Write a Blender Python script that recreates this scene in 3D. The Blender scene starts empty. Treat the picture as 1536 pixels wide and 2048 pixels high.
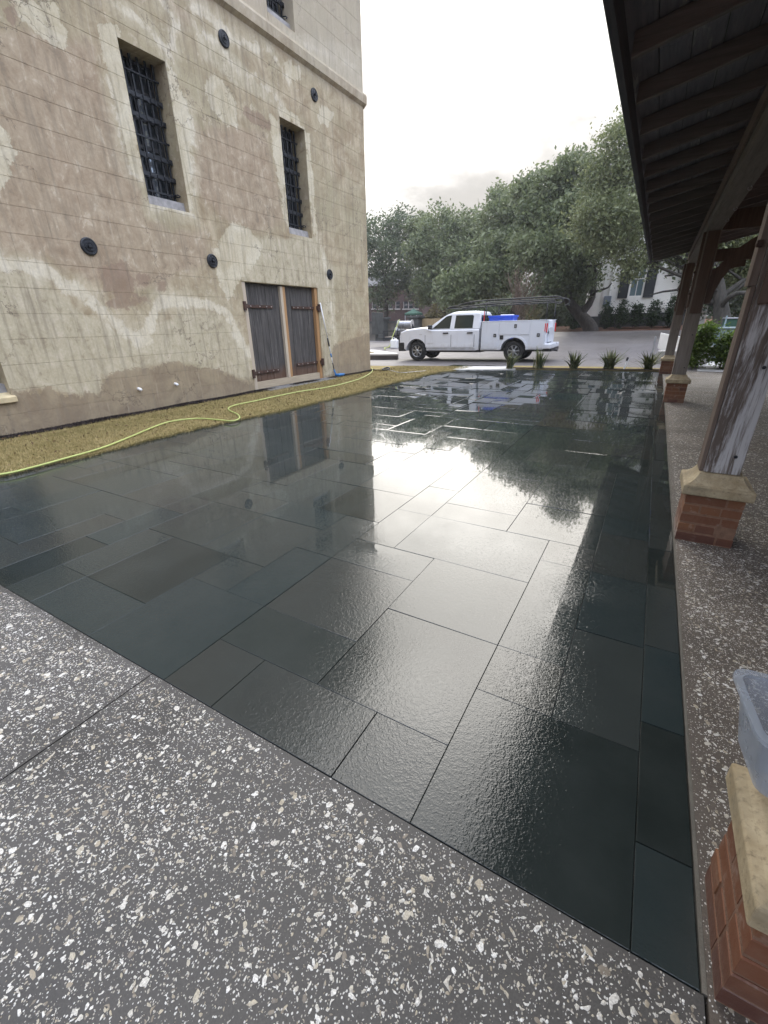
import bpy, math, random
import numpy as np
from mathutils import Vector, Matrix

# ------------------------------------------------------------------ camera, sky, sun, exposure
sc = bpy.context.scene
COL = sc.collection
F_PX, W_PX, H_PX, EYE = 868.0, 1536, 2048, 1.55
CAM_M = np.array([[0.86544269, -0.18674960, 0.46490165],
                  [0.50073447, 0.35307130, -0.79031997],
                  [-0.01655149, 0.91676892, 0.39907493]])
cd = bpy.data.cameras.new('camera')
cd.sensor_fit = 'VERTICAL'
cd.sensor_height = 36.0
cd.lens = F_PX / H_PX * 36.0
cd.clip_start = 0.05
cd.clip_end = 3000
cam = bpy.data.objects.new('camera', cd)
COL.objects.link(cam)
mw = Matrix.Identity(4)
for i in range(3):
    for j in range(3):
        mw[i][j] = CAM_M[i][j]
mw[2][3] = EYE
cam.matrix_world = mw
sc.camera = cam

SUN_EL = math.radians(30)
SUN_DIR = Vector((-0.38, 0.92, 0)).normalized() * math.cos(SUN_EL) + Vector((0, 0, math.sin(SUN_EL)))
world = bpy.data.worlds.new('World')
sc.world = world
world.use_nodes = True
wt = world.node_tree
wt.nodes.clear()
SKY_STRENGTH = 0.1
CLOUD_BASE, CLOUD_GLOW, CLOUD_HALO = 17.0, 5.0, 6.0


def NN(nt, typ, ins=None, **kw):
    n = nt.nodes.new(typ)
    for k, v in kw.items():
        setattr(n, k, v)
    for k, v in (ins or {}).items():
        s = n.inputs[k]
        if hasattr(v, 'is_linked') or isinstance(v, bpy.types.NodeSocket):
            nt.links.new(v, s)
        else:
            s.default_value = v
    return n


def MATH(nt, op, a, b=0.0, c=None, clamp=False):
    n = nt.nodes.new('ShaderNodeMath')
    n.operation = op
    n.use_clamp = clamp
    for i, v in enumerate([a, b] + ([c] if c is not None else [])):
        if isinstance(v, bpy.types.NodeSocket):
            nt.links.new(v, n.inputs[i])
        else:
            n.inputs[i].default_value = v
    return n.outputs[0]


def MIX(nt, fac, a, b, blend='MIX'):
    n = nt.nodes.new('ShaderNodeMix')
    n.data_type = 'RGBA'
    n.blend_type = blend
    for s, v in ((n.inputs[0], fac), (n.inputs[6], a), (n.inputs[7], b)):
        if isinstance(v, bpy.types.NodeSocket):
            nt.links.new(v, s)
        elif isinstance(v, (tuple, list)):
            s.default_value = (*v[:3], 1.0)
        else:
            s.default_value = v
    return n.outputs[2]


def MAPR(nt, v, a, b, c=0.0, d=1.0, smooth=False):
    n = nt.nodes.new('ShaderNodeMapRange')
    if smooth:
        n.interpolation_type = 'SMOOTHSTEP'
    for i, x in enumerate((v, a, b, c, d)):
        if isinstance(x, bpy.types.NodeSocket):
            nt.links.new(x, n.inputs[i])
        else:
            n.inputs[i].default_value = x
    return n.outputs[0]


def NOISE(nt, vec, scale, detail=4, rough=0.55, dist=0.0):
    n = NN(nt, 'ShaderNodeTexNoise', {'Scale': scale, 'Detail': detail, 'Roughness': rough, 'Distortion': dist})
    if vec is not None:
        nt.links.new(vec, n.inputs['Vector'])
    return n.outputs['Fac']


def SCALEV(nt, vec, s):
    n = NN(nt, 'ShaderNodeMapping', {'Scale': s})
    nt.links.new(vec, n.inputs['Vector'])
    return n.outputs[0]


# overcast sky: Nishita seen through a full cloud cover whose brightness falls off from the veiled sun
sky = NN(wt, 'ShaderNodeTexSky', sky_type='NISHITA', sun_disc=False, sun_elevation=SUN_EL,
         sun_rotation=math.atan2(SUN_DIR.x, SUN_DIR.y), air_density=1.0, dust_density=1.5)
geo = NN(wt, 'ShaderNodeTexCoord')
dirv = geo.outputs['Generated']
sd = NN(wt, 'ShaderNodeVectorMath', operation='DOT_PRODUCT')
wt.links.new(dirv, sd.inputs[0])
sd.inputs[1].default_value = SUN_DIR
cosang = sd.outputs['Value']
glow = MATH(wt, 'POWER', MATH(wt, 'MAXIMUM', cosang, 0.0), 7.0)
halo = MATH(wt, 'POWER', MATH(wt, 'MAXIMUM', cosang, 0.0), 60.0)
CLOUD_SEED = (11.7, 5.2, 1.4)
flat = NN(wt, 'ShaderNodeMapping', {'Vector': dirv, 'Scale': (1.0, 1.0, 2.0), 'Location': CLOUD_SEED}).outputs[0]
n1 = NOISE(wt, flat, 2.0, 7, 0.55, 0.25)
n2 = NOISE(wt, flat, 6.5, 5, 0.6)
shape = MAPR(wt, MATH(wt, 'ADD', MATH(wt, 'MULTIPLY', n1, 0.75), MATH(wt, 'MULTIPLY', n2, 0.25)), 0.40, 0.66, 0.34, 1.28, True)
rad = MATH(wt, 'ADD', CLOUD_BASE, MATH(wt, 'ADD', MATH(wt, 'MULTIPLY', glow, CLOUD_GLOW), MATH(wt, 'MULTIPLY', halo, CLOUD_HALO)))
rad = MATH(wt, 'MULTIPLY', rad, shape)
# overcast skies are darker towards the horizon than overhead
elev = NN(wt, 'ShaderNodeSeparateXYZ', {'Vector': dirv}).outputs[2]
rad = MATH(wt, 'MULTIPLY', rad, MATH(wt, 'MULTIPLY_ADD', MATH(wt, 'MAXIMUM', elev, 0.0), 1.75, 0.08))
tint = MIX(wt, MAPR(wt, cosang, 0.55, 0.97, 0, 1, True), (0.86, 0.93, 1.13), (1.03, 0.995, 0.95))
cl = NN(wt, 'ShaderNodeVectorMath', operation='SCALE')
wt.links.new(tint, cl.inputs[0])
wt.links.new(rad, cl.inputs['Scale'])
cover = MAPR(wt, n1, 0.25, 0.45, 0.93, 0.98)
skycol = MIX(wt, cover, sky.outputs[0], cl.outputs[0])
bg = NN(wt, 'ShaderNodeBackground', {'Color': skycol, 'Strength': SKY_STRENGTH})
wo = NN(wt, 'ShaderNodeOutputWorld')
wt.links.new(bg.outputs[0], wo.inputs[0])

sl = bpy.data.lights.new('sun', 'SUN')
sl.energy = 0.9
sl.angle = math.radians(40)
sl.color = (1.0, 0.95, 0.87)
sun = bpy.data.objects.new('sun', sl)
sun.rotation_euler = SUN_DIR.to_track_quat('Z', 'Y').to_euler()
COL.objects.link(sun)

sc.view_settings.view_transform = 'Standard'
sc.view_settings.look = 'None'
sc.view_settings.exposure = 0.95
sc.view_settings.gamma = 1.0
sc.view_settings.use_curve_mapping = False
sc.render.engine = 'CYCLES'
sc.cycles.use_denoising = True
sc.cycles.max_bounces = 8
sc.cycles.diffuse_bounces = 4
sc.cycles.glossy_bounces = 4
sc.cycles.transmission_bounces = 6
sc.cycles.transparent_max_bounces = 12
sc.cycles.caustics_reflective = False
sc.cycles.caustics_refractive = False

RNG = random.Random(11)
NPR = np.random.default_rng(7)


# ------------------------------------------------------------------ survey helpers (photo survey -> metres)
def _ray(px, py):
    v = np.array([px - W_PX / 2, -(py - H_PX / 2), -F_PX])
    return CAM_M @ (v / np.linalg.norm(v))


def at(px, py, Y):
    r = _ray(px, py)
    p = r * (Y / r[1])
    return Vector((p[0], Y, p[2] + EYE))


def onwall(px, py, X=-8.6):
    r = _ray(px, py)
    p = r * (X / r[0])
    return (p[1], p[2] + EYE)


def gnd(px, py, z=0.0):
    r = _ray(px, py)
    p = r * ((z - EYE) / r[2])
    return Vector((p[0], p[1], z))


def sstep(a, b, x):
    t = min(1.0, max(0.0, (x - a) / (b - a)))
    return t * t * (3 - 2 * t)


def gz(x, y):
    r = 0.25 + 0.75 * sstep(-16, -6, x)
    z = 0.085 * min(13.0, max(0.0, y - 20.5)) * r + 0.01 * max(0.0, min(y, 90) - 33.5)
    z += 0.010 * max(0.0, min(10.0, x + 9.2)) * sstep(16.7, 18.4, y)
    return z


# ------------------------------------------------------------------ mesh helpers
class MB:
    def __init__(self):
        self.v, self.f, self.mi = [], [], []

    def add(self, vs, fs, m=0):
        o = len(self.v)
        self.v += [tuple(p) for p in vs]
        for f in fs:
            self.f.append(tuple(i + o for i in f))
            self.mi.append(m)
        return self

    def box(self, x0, x1, y0, y1, z0, z1, m=0):
        return self.add([(x0, y0, z0), (x1, y0, z0), (x1, y1, z0), (x0, y1, z0), (x0, y0, z1), (x1, y0, z1), (x1, y1, z1), (x0, y1, z1)],
                        [(0, 3, 2, 1), (4, 5, 6, 7), (0, 1, 5, 4), (1, 2, 6, 5), (2, 3, 7, 6), (3, 0, 4, 7)], m)

    def beam(self, a, b, w, h, m=0, up=(0, 0, 1)):
        a, b = Vector(a), Vector(b)
        d = (b - a).normalized()
        s = d.cross(Vector(up))
        if s.length < 1e-4:
            s = d.cross(Vector((1, 0, 0)))
        s.normalize()
        u = s.cross(d)
        vs = []
        for p in (a, b):
            for i, j in ((-1, -1), (1, -1), (1, 1), (-1, 1)):
                vs.append(p + s * (i * w / 2) + u * (j * h / 2))
        return self.add(vs, [(0, 1, 2, 3), (7, 6, 5, 4), (0, 4, 5, 1), (1, 5, 6, 2), (2, 6, 7, 3), (3, 7, 4, 0)], m)

    def tube(self, pts, r, n=8, m=0, cap=True):
        pts = [Vector(p) for p in pts]
        k = len(pts)
        rs = r if isinstance(r, (list, tuple)) else [r] * k
        vs, fs = [], []
        ref = None
        for i, p in enumerate(pts):
            d = (pts[min(i + 1, k - 1)] - pts[max(i - 1, 0)])
            if d.length < 1e-9:
                d = Vector((0, 0, 1))
            d.normalize()
            if ref is None:
                ref = Vector((0, 0, 1)) if abs(d.z) < 0.9 else Vector((1, 0, 0))
            s = d.cross(ref)
            if s.length < 1e-4:
                s = d.cross(Vector((0.3, 1, 0.2)))
            s.normalize()
            u = s.cross(d)
            ref = u
            for j in range(n):
                a = 2 * math.pi * j / n
                vs.append(p + (s * math.cos(a) + u * math.sin(a)) * rs[i])
        for i in range(k - 1):
            for j in range(n):
                fs.append((i * n + j, i * n + (j + 1) % n, (i + 1) * n + (j + 1) % n, (i + 1) * n + j))
        if cap:
            fs.append(tuple(range(n))[::-1])
            fs.append(tuple((k - 1) * n + j for j in range(n)))
        return self.add(vs, fs, m)

    def lathe(self, prof, c, axis='z', n=20, m=0, cap=True):
        """prof: (radius, height) pairs round the axis through c"""
        vs, fs = [], []
        k = len(prof)
        for r, h in prof:
            for j in range(n):
                a = 2 * math.pi * j / n
                p, q = r * math.cos(a), r * math.sin(a)
                vs.append({'z': (c[0] + p, c[1] + q, c[2] + h), 'y': (c[0] + p, c[1] + h, c[2] + q), 'x': (c[0] + h, c[1] + p, c[2] + q)}[axis])
        for i in range(k - 1):
            for j in range(n):
                fs.append((i * n + j, i * n + (j + 1) % n, (i + 1) * n + (j + 1) % n, (i + 1) * n + j))
        if cap:
            fs.append(tuple(range(n)))
            fs.append(tuple((k - 1) * n + j for j in range(n)))
        return self.add(vs, fs, m)

    def prism(self, poly, y0, y1, m=0):
        """poly: (x, z) outline, extruded along y"""
        n = len(poly)
        vs = [(x, y0, z) for x, z in poly] + [(x, y1, z) for x, z in poly]
        fs = [tuple(range(n)), tuple(range(2 * n - 1, n - 1, -1))]
        for i in range(n):
            fs.append((i, n + i, n + (i + 1) % n, (i + 1) % n))
        return self.add(vs, fs, m)

    def build(self, name, mats, parent=None, smooth=False, bevel=0.0, seg=2, angle=35, loc=None):
        me = bpy.data.meshes.new(name)
        me.from_pydata(self.v, [], self.f)
        me.validate()
        import bmesh
        bm = bmesh.new()
        bm.from_mesh(me)
        bmesh.ops.recalc_face_normals(bm, faces=bm.faces)
        bm.to_mesh(me)
        bm.free()
        mats = mats if isinstance(mats, (list, tuple)) else [mats]
        for mm in mats:
            me.materials.append(mm)
        if len(mats) > 1 and len(me.polygons) == len(self.mi):
            me.polygons.foreach_set('material_index', self.mi)
        if smooth:
            me.polygons.foreach_set('use_smooth', [True] * len(me.polygons))
        o = link(name, me, parent)
        if loc is not None:
            o.location = loc
        if bevel:
            b = o.modifiers.new('bevel', 'BEVEL')
            b.width = bevel
            b.segments = seg
            b.limit_method = 'ANGLE'
            b.angle_limit = math.radians(angle)
            b.harden_normals = False
        return o


def link(name, me, parent=None):
    o = bpy.data.objects.new(name, me)
    COL.objects.link(o)
    if parent is not None:
        o.parent = parent
    return o


def fast_mesh(name, verts, faces, mat, parent=None, smooth=False):
    verts = np.asarray(verts, np.float32)
    faces = np.asarray(faces, np.int32)
    me = bpy.data.meshes.new(name)
    me.vertices.add(len(verts))
    me.vertices.foreach_set('co', verts.ravel())
    nf, k = faces.shape
    me.loops.add(nf * k)
    me.loops.foreach_set('vertex_index', faces.ravel())
    me.polygons.add(nf)
    me.polygons.foreach_set('loop_start', np.arange(nf, dtype=np.int32) * k)
    if smooth:
        me.polygons.foreach_set('use_smooth', np.ones(nf, bool))
    me.update(calc_edges=True)
    me.materials.append(mat)
    return link(name, me, parent)


def tag(o, label, cat, group=None, kind=None):
    o['label'] = label
    if cat:
        o['category'] = cat
    if group:
        o['group'] = group
    if kind:
        o['kind'] = kind
    return o


def thing(name, label, cat, loc=(0, 0, 0), rotz=0.0, group=None):
    o = bpy.data.objects.new(name, None)
    o.empty_display_size = 0.2
    COL.objects.link(o)
    o.location = loc
    o.rotation_euler = (0, 0, rotz)
    return tag(o, label, cat, group)


def copy_tree(o, parent=None):
    c = o.copy()
    COL.objects.link(c)
    if parent is not None:
        c.parent = parent
    for ch in list(o.children):
        copy_tree(ch, c)
    return c


def struct(o, label=None):
    o['kind'] = 'structure'
    if label:
        o['label'] = label
    return o


def grid_sheet(name, x0, x1, y0, y1, nx, ny, zf, mat):
    xs, ys = np.linspace(x0, x1, nx + 1), np.linspace(y0, y1, ny + 1)
    v = [(x, y, zf(x, y)) for y in ys for x in xs]
    f = [(j * (nx + 1) + i, j * (nx + 1) + i + 1, (j + 1) * (nx + 1) + i + 1, (j + 1) * (nx + 1) + i) for j in range(ny) for i in range(nx)]
    return fast_mesh(name, v, f, mat, smooth=True)


# ------------------------------------------------------------------ materials
def new_mat(name):
    m = bpy.data.materials.new(name)
    m.use_nodes = True
    nt = m.node_tree
    b = nt.nodes['Principled BSDF']
    return m, nt, b


def setp(nt, b, **kw):
    for k, v in kw.items():
        s = b.inputs[k.replace('_', ' ')]
        if isinstance(v, bpy.types.NodeSocket):
            nt.links.new(v, s)
        else:
            s.default_value = (*v, 1.0) if isinstance(v, tuple) and len(v) == 3 else v


def bump(nt, b, h, strength=0.3, dist=0.01):
    n = NN(nt, 'ShaderNodeBump', {'Strength': strength, 'Distance': dist, 'Height': h})
    nt.links.new(n.outputs[0], b.inputs['Normal'])


def pos(nt):
    return NN(nt, 'ShaderNodeNewGeometry').outputs['Position']


def objco(nt):
    return NN(nt, 'ShaderNodeTexCoord').outputs['Object']


def island(nt):
    return NN(nt, 'ShaderNodeNewGeometry').outputs['Random Per Island']


def objrand(nt):
    return NN(nt, 'ShaderNodeObjectInfo').outputs['Random']


def ramp(nt, fac, stops, interp='LINEAR'):
    n = nt.nodes.new('ShaderNodeValToRGB')
    n.color_ramp.interpolation = interp
    e = n.color_ramp.elements
    while len(e) < len(stops):
        e.new(0.5)
    for i, (p, c) in enumerate(stops):
        e[i].position = p
        e[i].color = (*c, 1.0)
    nt.links.new(fac, n.inputs[0])
    return n.outputs[0]


def simple(name, col, rough=0.6, metal=0.0, var=0.15, scale=6.0, bmp=0.0, bscale=60.0, spec=0.5):
    m, nt, b = new_mat(name)
    p = pos(nt)
    n = NOISE(nt, p, scale, 5, 0.6)
    c = MIX(nt, MAPR(nt, n, 0.3, 0.7), tuple(x * (1 - var) for x in col), tuple(min(1, x * (1 + var)) for x in col))
    setp(nt, b, Base_Color=c, Roughness=rough, Metallic=metal)
    b.inputs['Specular IOR Level'].default_value = spec
    if bmp:
        bump(nt, b, NOISE(nt, p, bscale, 4, 0.6), bmp, 0.01)
    return m


def mk_slate():
    m, nt, b = new_mat('wet_slate')
    p = pos(nt)
    r = objrand(nt)
    tone = ramp(nt, r, [(0.0, (0.012, 0.016, 0.015)), (0.2, (0.021, 0.027, 0.025)), (0.5, (0.029, 0.035, 0.033)), (0.7, (0.030, 0.032, 0.029)),
                        (0.85, (0.019, 0.029, 0.030)), (0.96, (0.028, 0.034, 0.032)), (1.0, (0.044, 0.039, 0.030))])
    mott = NOISE(nt, p, 3.0, 5, 0.6)
    c = MIX(nt, MAPR(nt, mott, 0.3, 0.72, 0, 0.55), tone, (0.038, 0.045, 0.042))
    cloudy = NOISE(nt, p, 0.8, 4, 0.55)
    # water film: thick where the pools are, thin film showing the cleft stone elsewhere
    yy = NN(nt, 'ShaderNodeSeparateXYZ', {'Vector': p}).outputs[1]
    film = MAPR(nt, MATH(nt, 'ADD', cloudy, MATH(nt, 'MULTIPLY', MATH(nt, 'SUBTRACT', r, 0.4), MAPR(nt, yy, 5.0, 8.0, 0.08, 0.35))), 0.42, 0.66, 0.0, 1.0, True)
    h1 = MATH(nt, 'ADD', MATH(nt, 'MULTIPLY', NOISE(nt, p, 52.0, 3, 0.55, 0.25), 0.62), MATH(nt, 'MULTIPLY', NOISE(nt, p, 118.0, 2, 0.5), 0.38))
    h2 = NOISE(nt, p, 13.0, 3, 0.5, 0.4)
    h3 = NOISE(nt, p, 150.0, 2, 0.5)
    # the patio drains towards its near edge, so the film is thinner there
    film = MATH(nt, 'MULTIPLY', MATH(nt, 'MAXIMUM', film, MAPR(nt, yy, 2.0, 3.2, 0.0, 0.60, True)), MAPR(nt, yy, 1.0, 3.0, 0.10, 1.0, True))
    # grains of the cleft face stand out of a level film of water
    thr = MAPR(nt, film, 0, 1, 0.44, 0.66)
    g1 = MATH(nt, 'MAXIMUM', MATH(nt, 'SUBTRACT', h1, thr), 0.0)
    g3 = MATH(nt, 'MULTIPLY', MATH(nt, 'MAXIMUM', MATH(nt, 'SUBTRACT', h3, MATH(nt, 'ADD', thr, 0.02)), 0.0), 0.35)
    h = MATH(nt, 'ADD', MATH(nt, 'ADD', g1, g3), MATH(nt, 'MULTIPLY', h2, 0.075))
    amp = MAPR(nt, r, 0, 1, 0.6, 1.2)
    bump(nt, b, MATH(nt, 'MULTIPLY', h, amp), 0.5, 0.0046)
    rg = MAPR(nt, film, 0, 1, 0.05, 0.006)
    setp(nt, b, Base_Color=c, Roughness=rg, IOR=1.47)
    return m


def mk_tabby(name, base=0.06, tint=(1.0, 0.98, 0.93)):
    m, nt, b = new_mat(name)
    p = pos(nt)
    n = NOISE(nt, p, 1.6, 5, 0.6)
    fine = NOISE(nt, p, 160, 3, 0.7)
    k = MAPR(nt, MATH(nt, 'ADD', MATH(nt, 'MULTIPLY', n, 0.6), MATH(nt, 'MULTIPLY', fine, 0.4)), 0.35, 0.65)
    c = MIX(nt, k, tuple(base * 0.55 * t for t in tint), tuple(base * 1.5 * t for t in tint))

    def chips(scale, lo, hi, thr):
        v = NN(nt, 'ShaderNodeTexVoronoi', {'Scale': scale, 'Randomness': 1.0}, feature='F1')
        w = NN(nt, 'ShaderNodeMapping', {'Scale': (1.0, 0.8, 1.0)})
        nt.links.new(p, w.inputs[0])
        nt.links.new(w.outputs[0], v.inputs['Vector'])
        sep = NN(nt, 'ShaderNodeSeparateColor')
        nt.links.new(v.outputs['Color'], sep.inputs[0])
        on = MATH(nt, 'GREATER_THAN', sep.outputs[0], thr)
        size = MAPR(nt, sep.outputs[1], 0, 1, lo, hi)
        inside = MAPR(nt, MATH(nt, 'SUBTRACT', size, v.outputs['Distance']), -0.02, 0.10, 0, 1)
        return MATH(nt, 'MULTIPLY', on, inside), sep.outputs[2]
    m1, t1 = chips(165.0, 0.18, 0.46, 0.50)
    m2, t2 = chips(62.0, 0.20, 0.46, 0.35)
    shell = ramp(nt, t1, [(0.0, (0.36, 0.33, 0.27)), (0.4, (0.56, 0.54, 0.49)), (1.0, (0.72, 0.71, 0.67))])
    shell2 = ramp(nt, t2, [(0.0, (0.20, 0.17, 0.13)), (0.35, (0.40, 0.36, 0.29)), (1.0, (0.60, 0.58, 0.53))])
    # the coarse printed chips only take over where the modelled shells stop
    far = MAPR(nt, NN(nt, 'ShaderNodeSeparateXYZ', {'Vector': p}).outputs[1], 5.0, 9.0, 0.0, 1.0)
    c = MIX(nt, MATH(nt, 'MULTIPLY', m1, 0.85), c, shell)
    c = MIX(nt, MATH(nt, 'MULTIPLY', m2, far), c, shell2)
    setp(nt, b, Base_Color=c, Roughness=MAPR(nt, n, 0.3, 0.7, 0.38, 0.75))
    bump(nt, b, MATH(nt, 'ADD', fine, MATH(nt, 'MULTIPLY', m1, 0.6)), 0.5, 0.003)
    return m


def mk_shell():
    m, nt, b = new_mat('oyster_shell')
    c = ramp(nt, island(nt), [(0.0, (0.13, 0.105, 0.08)), (0.12, (0.27, 0.225, 0.16)), (0.25, (0.48, 0.42, 0.30)), (0.42, (0.58, 0.545, 0.465)), (0.7, (0.72, 0.70, 0.64)), (1.0, (0.86, 0.85, 0.81))])
    n = NOISE(nt, pos(nt), 220, 3, 0.6)
    c = MIX(nt, MAPR(nt, n, 0.35, 0.65, 0.7, 0.0), c, (0.22, 0.20, 0.165))
    setp(nt, b, Base_Color=c, Roughness=0.42)
    bump(nt, b, n, 0.3, 0.002)
    return m


def mk_stucco():
    m, nt, b = new_mat('weathered_stucco')
    p = pos(nt)
    A = {k: NN(nt, 'ShaderNodeAttribute', attribute_name=k).outputs['Fac'] for k in ('cream', 'rim', 'damp', 'brown', 'pink', 'pale')}
    big = NOISE(nt, p, 0.55, 6, 0.62, 0.5)
    mid = NOISE(nt, p, 2.2, 7, 0.66, 0.7)
    mid2 = NOISE(nt, SCALEV(nt, p, (1, 1, 0.8)), 5.5, 6, 0.7, 0.5)
    fine = NOISE(nt, p, 28, 5, 0.68)
    grit = NOISE(nt, p, 150, 3, 0.6)
    streak = NOISE(nt, SCALEV(nt, p, (1, 7.0, 0.55)), 1.5, 6, 0.65)
    c = MIX(nt, MAPR(nt, mid, 0.36, 0.64), (0.320, 0.245, 0.148), (0.560, 0.475, 0.325))
    c = MIX(nt, MAPR(nt, big, 0.42, 0.66, 0, 0.8), c, (0.400, 0.355, 0.225))
    # pink-mauve render
    pk = MAPR(nt, MATH(nt, 'ADD', A['pink'], MATH(nt, 'MULTIPLY', MATH(nt, 'SUBTRACT', mid, 0.5), 1.3)), 0.30, 0.75, 0, 0.65, True)
    c = MIX(nt, pk, c, MIX(nt, MAPR(nt, mid2, 0.36, 0.64), (0.310, 0.222, 0.150), (0.520, 0.415, 0.300)))
    # pale greyer render
    pl = MAPR(nt, MATH(nt, 'ADD', A['pale'], MATH(nt, 'MULTIPLY', MATH(nt, 'SUBTRACT', mid, 0.5), 0.6)), 0.36, 0.62, 0, 0.85, True)
    c = MIX(nt, pl, c, MIX(nt, MAPR(nt, mid2, 0.36, 0.64), (0.450, 0.395, 0.265), (0.610, 0.550, 0.400)))
    # random small flaking spots
    sp = MAPR(nt, mid2, 0.58, 0.66, 0, 0.6, True)
    c = MIX(nt, sp, c, (0.600, 0.520, 0.390))
    sp2 = MAPR(nt, mid2, 0.41, 0.33, 0, 0.5, True)
    c = MIX(nt, sp2, c, (0.255, 0.205, 0.150))
    fl = NOISE(nt, p, 11.0, 6, 0.75, 0.8)
    c = MIX(nt, MAPR(nt, fl, 0.60, 0.70, 0, 0.5, True), c, (0.62, 0.55, 0.43))
    c = MIX(nt, MAPR(nt, fl, 0.38, 0.30, 0, 0.4, True), c, (0.24, 0.185, 0.135))
    # cream repairs with a hard ragged edge
    edge = MATH(nt, 'ADD', MATH(nt, 'MULTIPLY', MATH(nt, 'SUBTRACT', mid2, 0.5), 0.65), MATH(nt, 'MULTIPLY', MATH(nt, 'SUBTRACT', fine, 0.5), 0.16))
    edge = MATH(nt, 'ADD', edge, MATH(nt, 'ADD', MATH(nt, 'MULTIPLY', MATH(nt, 'SUBTRACT', fl, 0.5), 0.35), MATH(nt, 'MULTIPLY', MATH(nt, 'SUBTRACT', mid, 0.5), 0.45)))
    cm = MAPR(nt, MATH(nt, 'ADD', A['cream'], edge), 0.485, 0.53, 0, 0.9, True)
    creamc = MIX(nt, MAPR(nt, mid, 0.35, 0.7), (0.560, 0.490, 0.330), (0.730, 0.675, 0.520))
    c = MIX(nt, cm, c, creamc)
    c = MIX(nt, MAPR(nt, MATH(nt, 'ADD', A['rim'], MATH(nt, 'MULTIPLY', edge, 0.8)), 0.12, 0.5, 0, 0.42), c, creamc)
    rm = MAPR(nt, MATH(nt, 'ADD', A['rim'], MATH(nt, 'MULTIPLY', edge, 0.8)), 0.46, 0.60, 0, 0.85, True)
    c = MIX(nt, rm, c, MIX(nt, MAPR(nt, mid2, 0.35, 0.7), (0.640, 0.575, 0.420), (0.780, 0.725, 0.585)))
    # brown patches
    br = MAPR(nt, MATH(nt, 'ADD', A['brown'], edge), 0.47, 0.55, 0, 0.7, True)
    c = MIX(nt, br, c, (0.270, 0.185, 0.130))
    # damp foot of the wall
    dm = MAPR(nt, MATH(nt, 'ADD', A['damp'], MATH(nt, 'MULTIPLY', edge, 1.1)), 0.47, 0.53, 0, 0.85, True)
    c = MIX(nt, dm, c, MIX(nt, MAPR(nt, mid, 0.35, 0.65), (0.235, 0.180, 0.122), (0.345, 0.275, 0.175)))
    # run-off streaks and grime
    c = MIX(nt, MAPR(nt, streak, 0.47, 0.68, 0, 0.55, True), c, (0.245, 0.205, 0.148))
    c = MIX(nt, MAPR(nt, streak, 0.42, 0.28, 0, 0.3, True), c, (0.62, 0.56, 0.44))
    c = MIX(nt, MAPR(nt, fine, 0.35, 0.68, 0.0, 0.22), c, (0.19, 0.15, 0.11))
    # hairline cracks in the render
    wv = NN(nt, 'ShaderNodeVectorMath', operation='ADD')
    nt.links.new(p, wv.inputs[0])
    wsc = NN(nt, 'ShaderNodeVectorMath', operation='SCALE')
    nt.links.new(NN(nt, 'ShaderNodeTexNoise', {'Vector': p, 'Scale': 2.5, 'Detail': 6, 'Roughness': 0.65}).outputs['Color'], wsc.inputs[0])
    wsc.inputs['Scale'].default_value = 0.75
    nt.links.new(wsc.outputs[0], wv.inputs[1])
    vor = NN(nt, 'ShaderNodeTexVoronoi', {'Vector': wv.outputs[0], 'Scale': 0.85}, feature='DISTANCE_TO_EDGE')
    crack = MATH(nt, 'MULTIPLY', MAPR(nt, vor.outputs['Distance'], 0.003, 0.010, 1, 0), MAPR(nt, big, 0.50, 0.56))
    c = MIX(nt, MATH(nt, 'MULTIPLY', crack, 0.7), c, (0.13, 0.10, 0.075))
    sz = NN(nt, 'ShaderNodeSeparateXYZ', {'Vector': p}).outputs[2]
    up = MAPR(nt, MATH(nt, 'ADD', sz, MATH(nt, 'MULTIPLY', mid, 0.6)), 7.4, 7.9, 0, 0.5)
    c = MIX(nt, up, c, (0.480, 0.435, 0.350))
    setp(nt, b, Base_Color=c, Roughness=0.88)
    b.inputs['Specular IOR Level'].default_value = 0.25
    h = MATH(nt, 'ADD', MATH(nt, 'MULTIPLY', fine, 0.5), MATH(nt, 'ADD', MATH(nt, 'MULTIPLY', grit, 0.25), MATH(nt, 'ADD', MATH(nt, 'MULTIPLY', mid2, 0.6), MATH(nt, 'MULTIPLY', cm, -0.45))))
    bump(nt, b, h, 0.55, 0.012)
    return m


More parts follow.
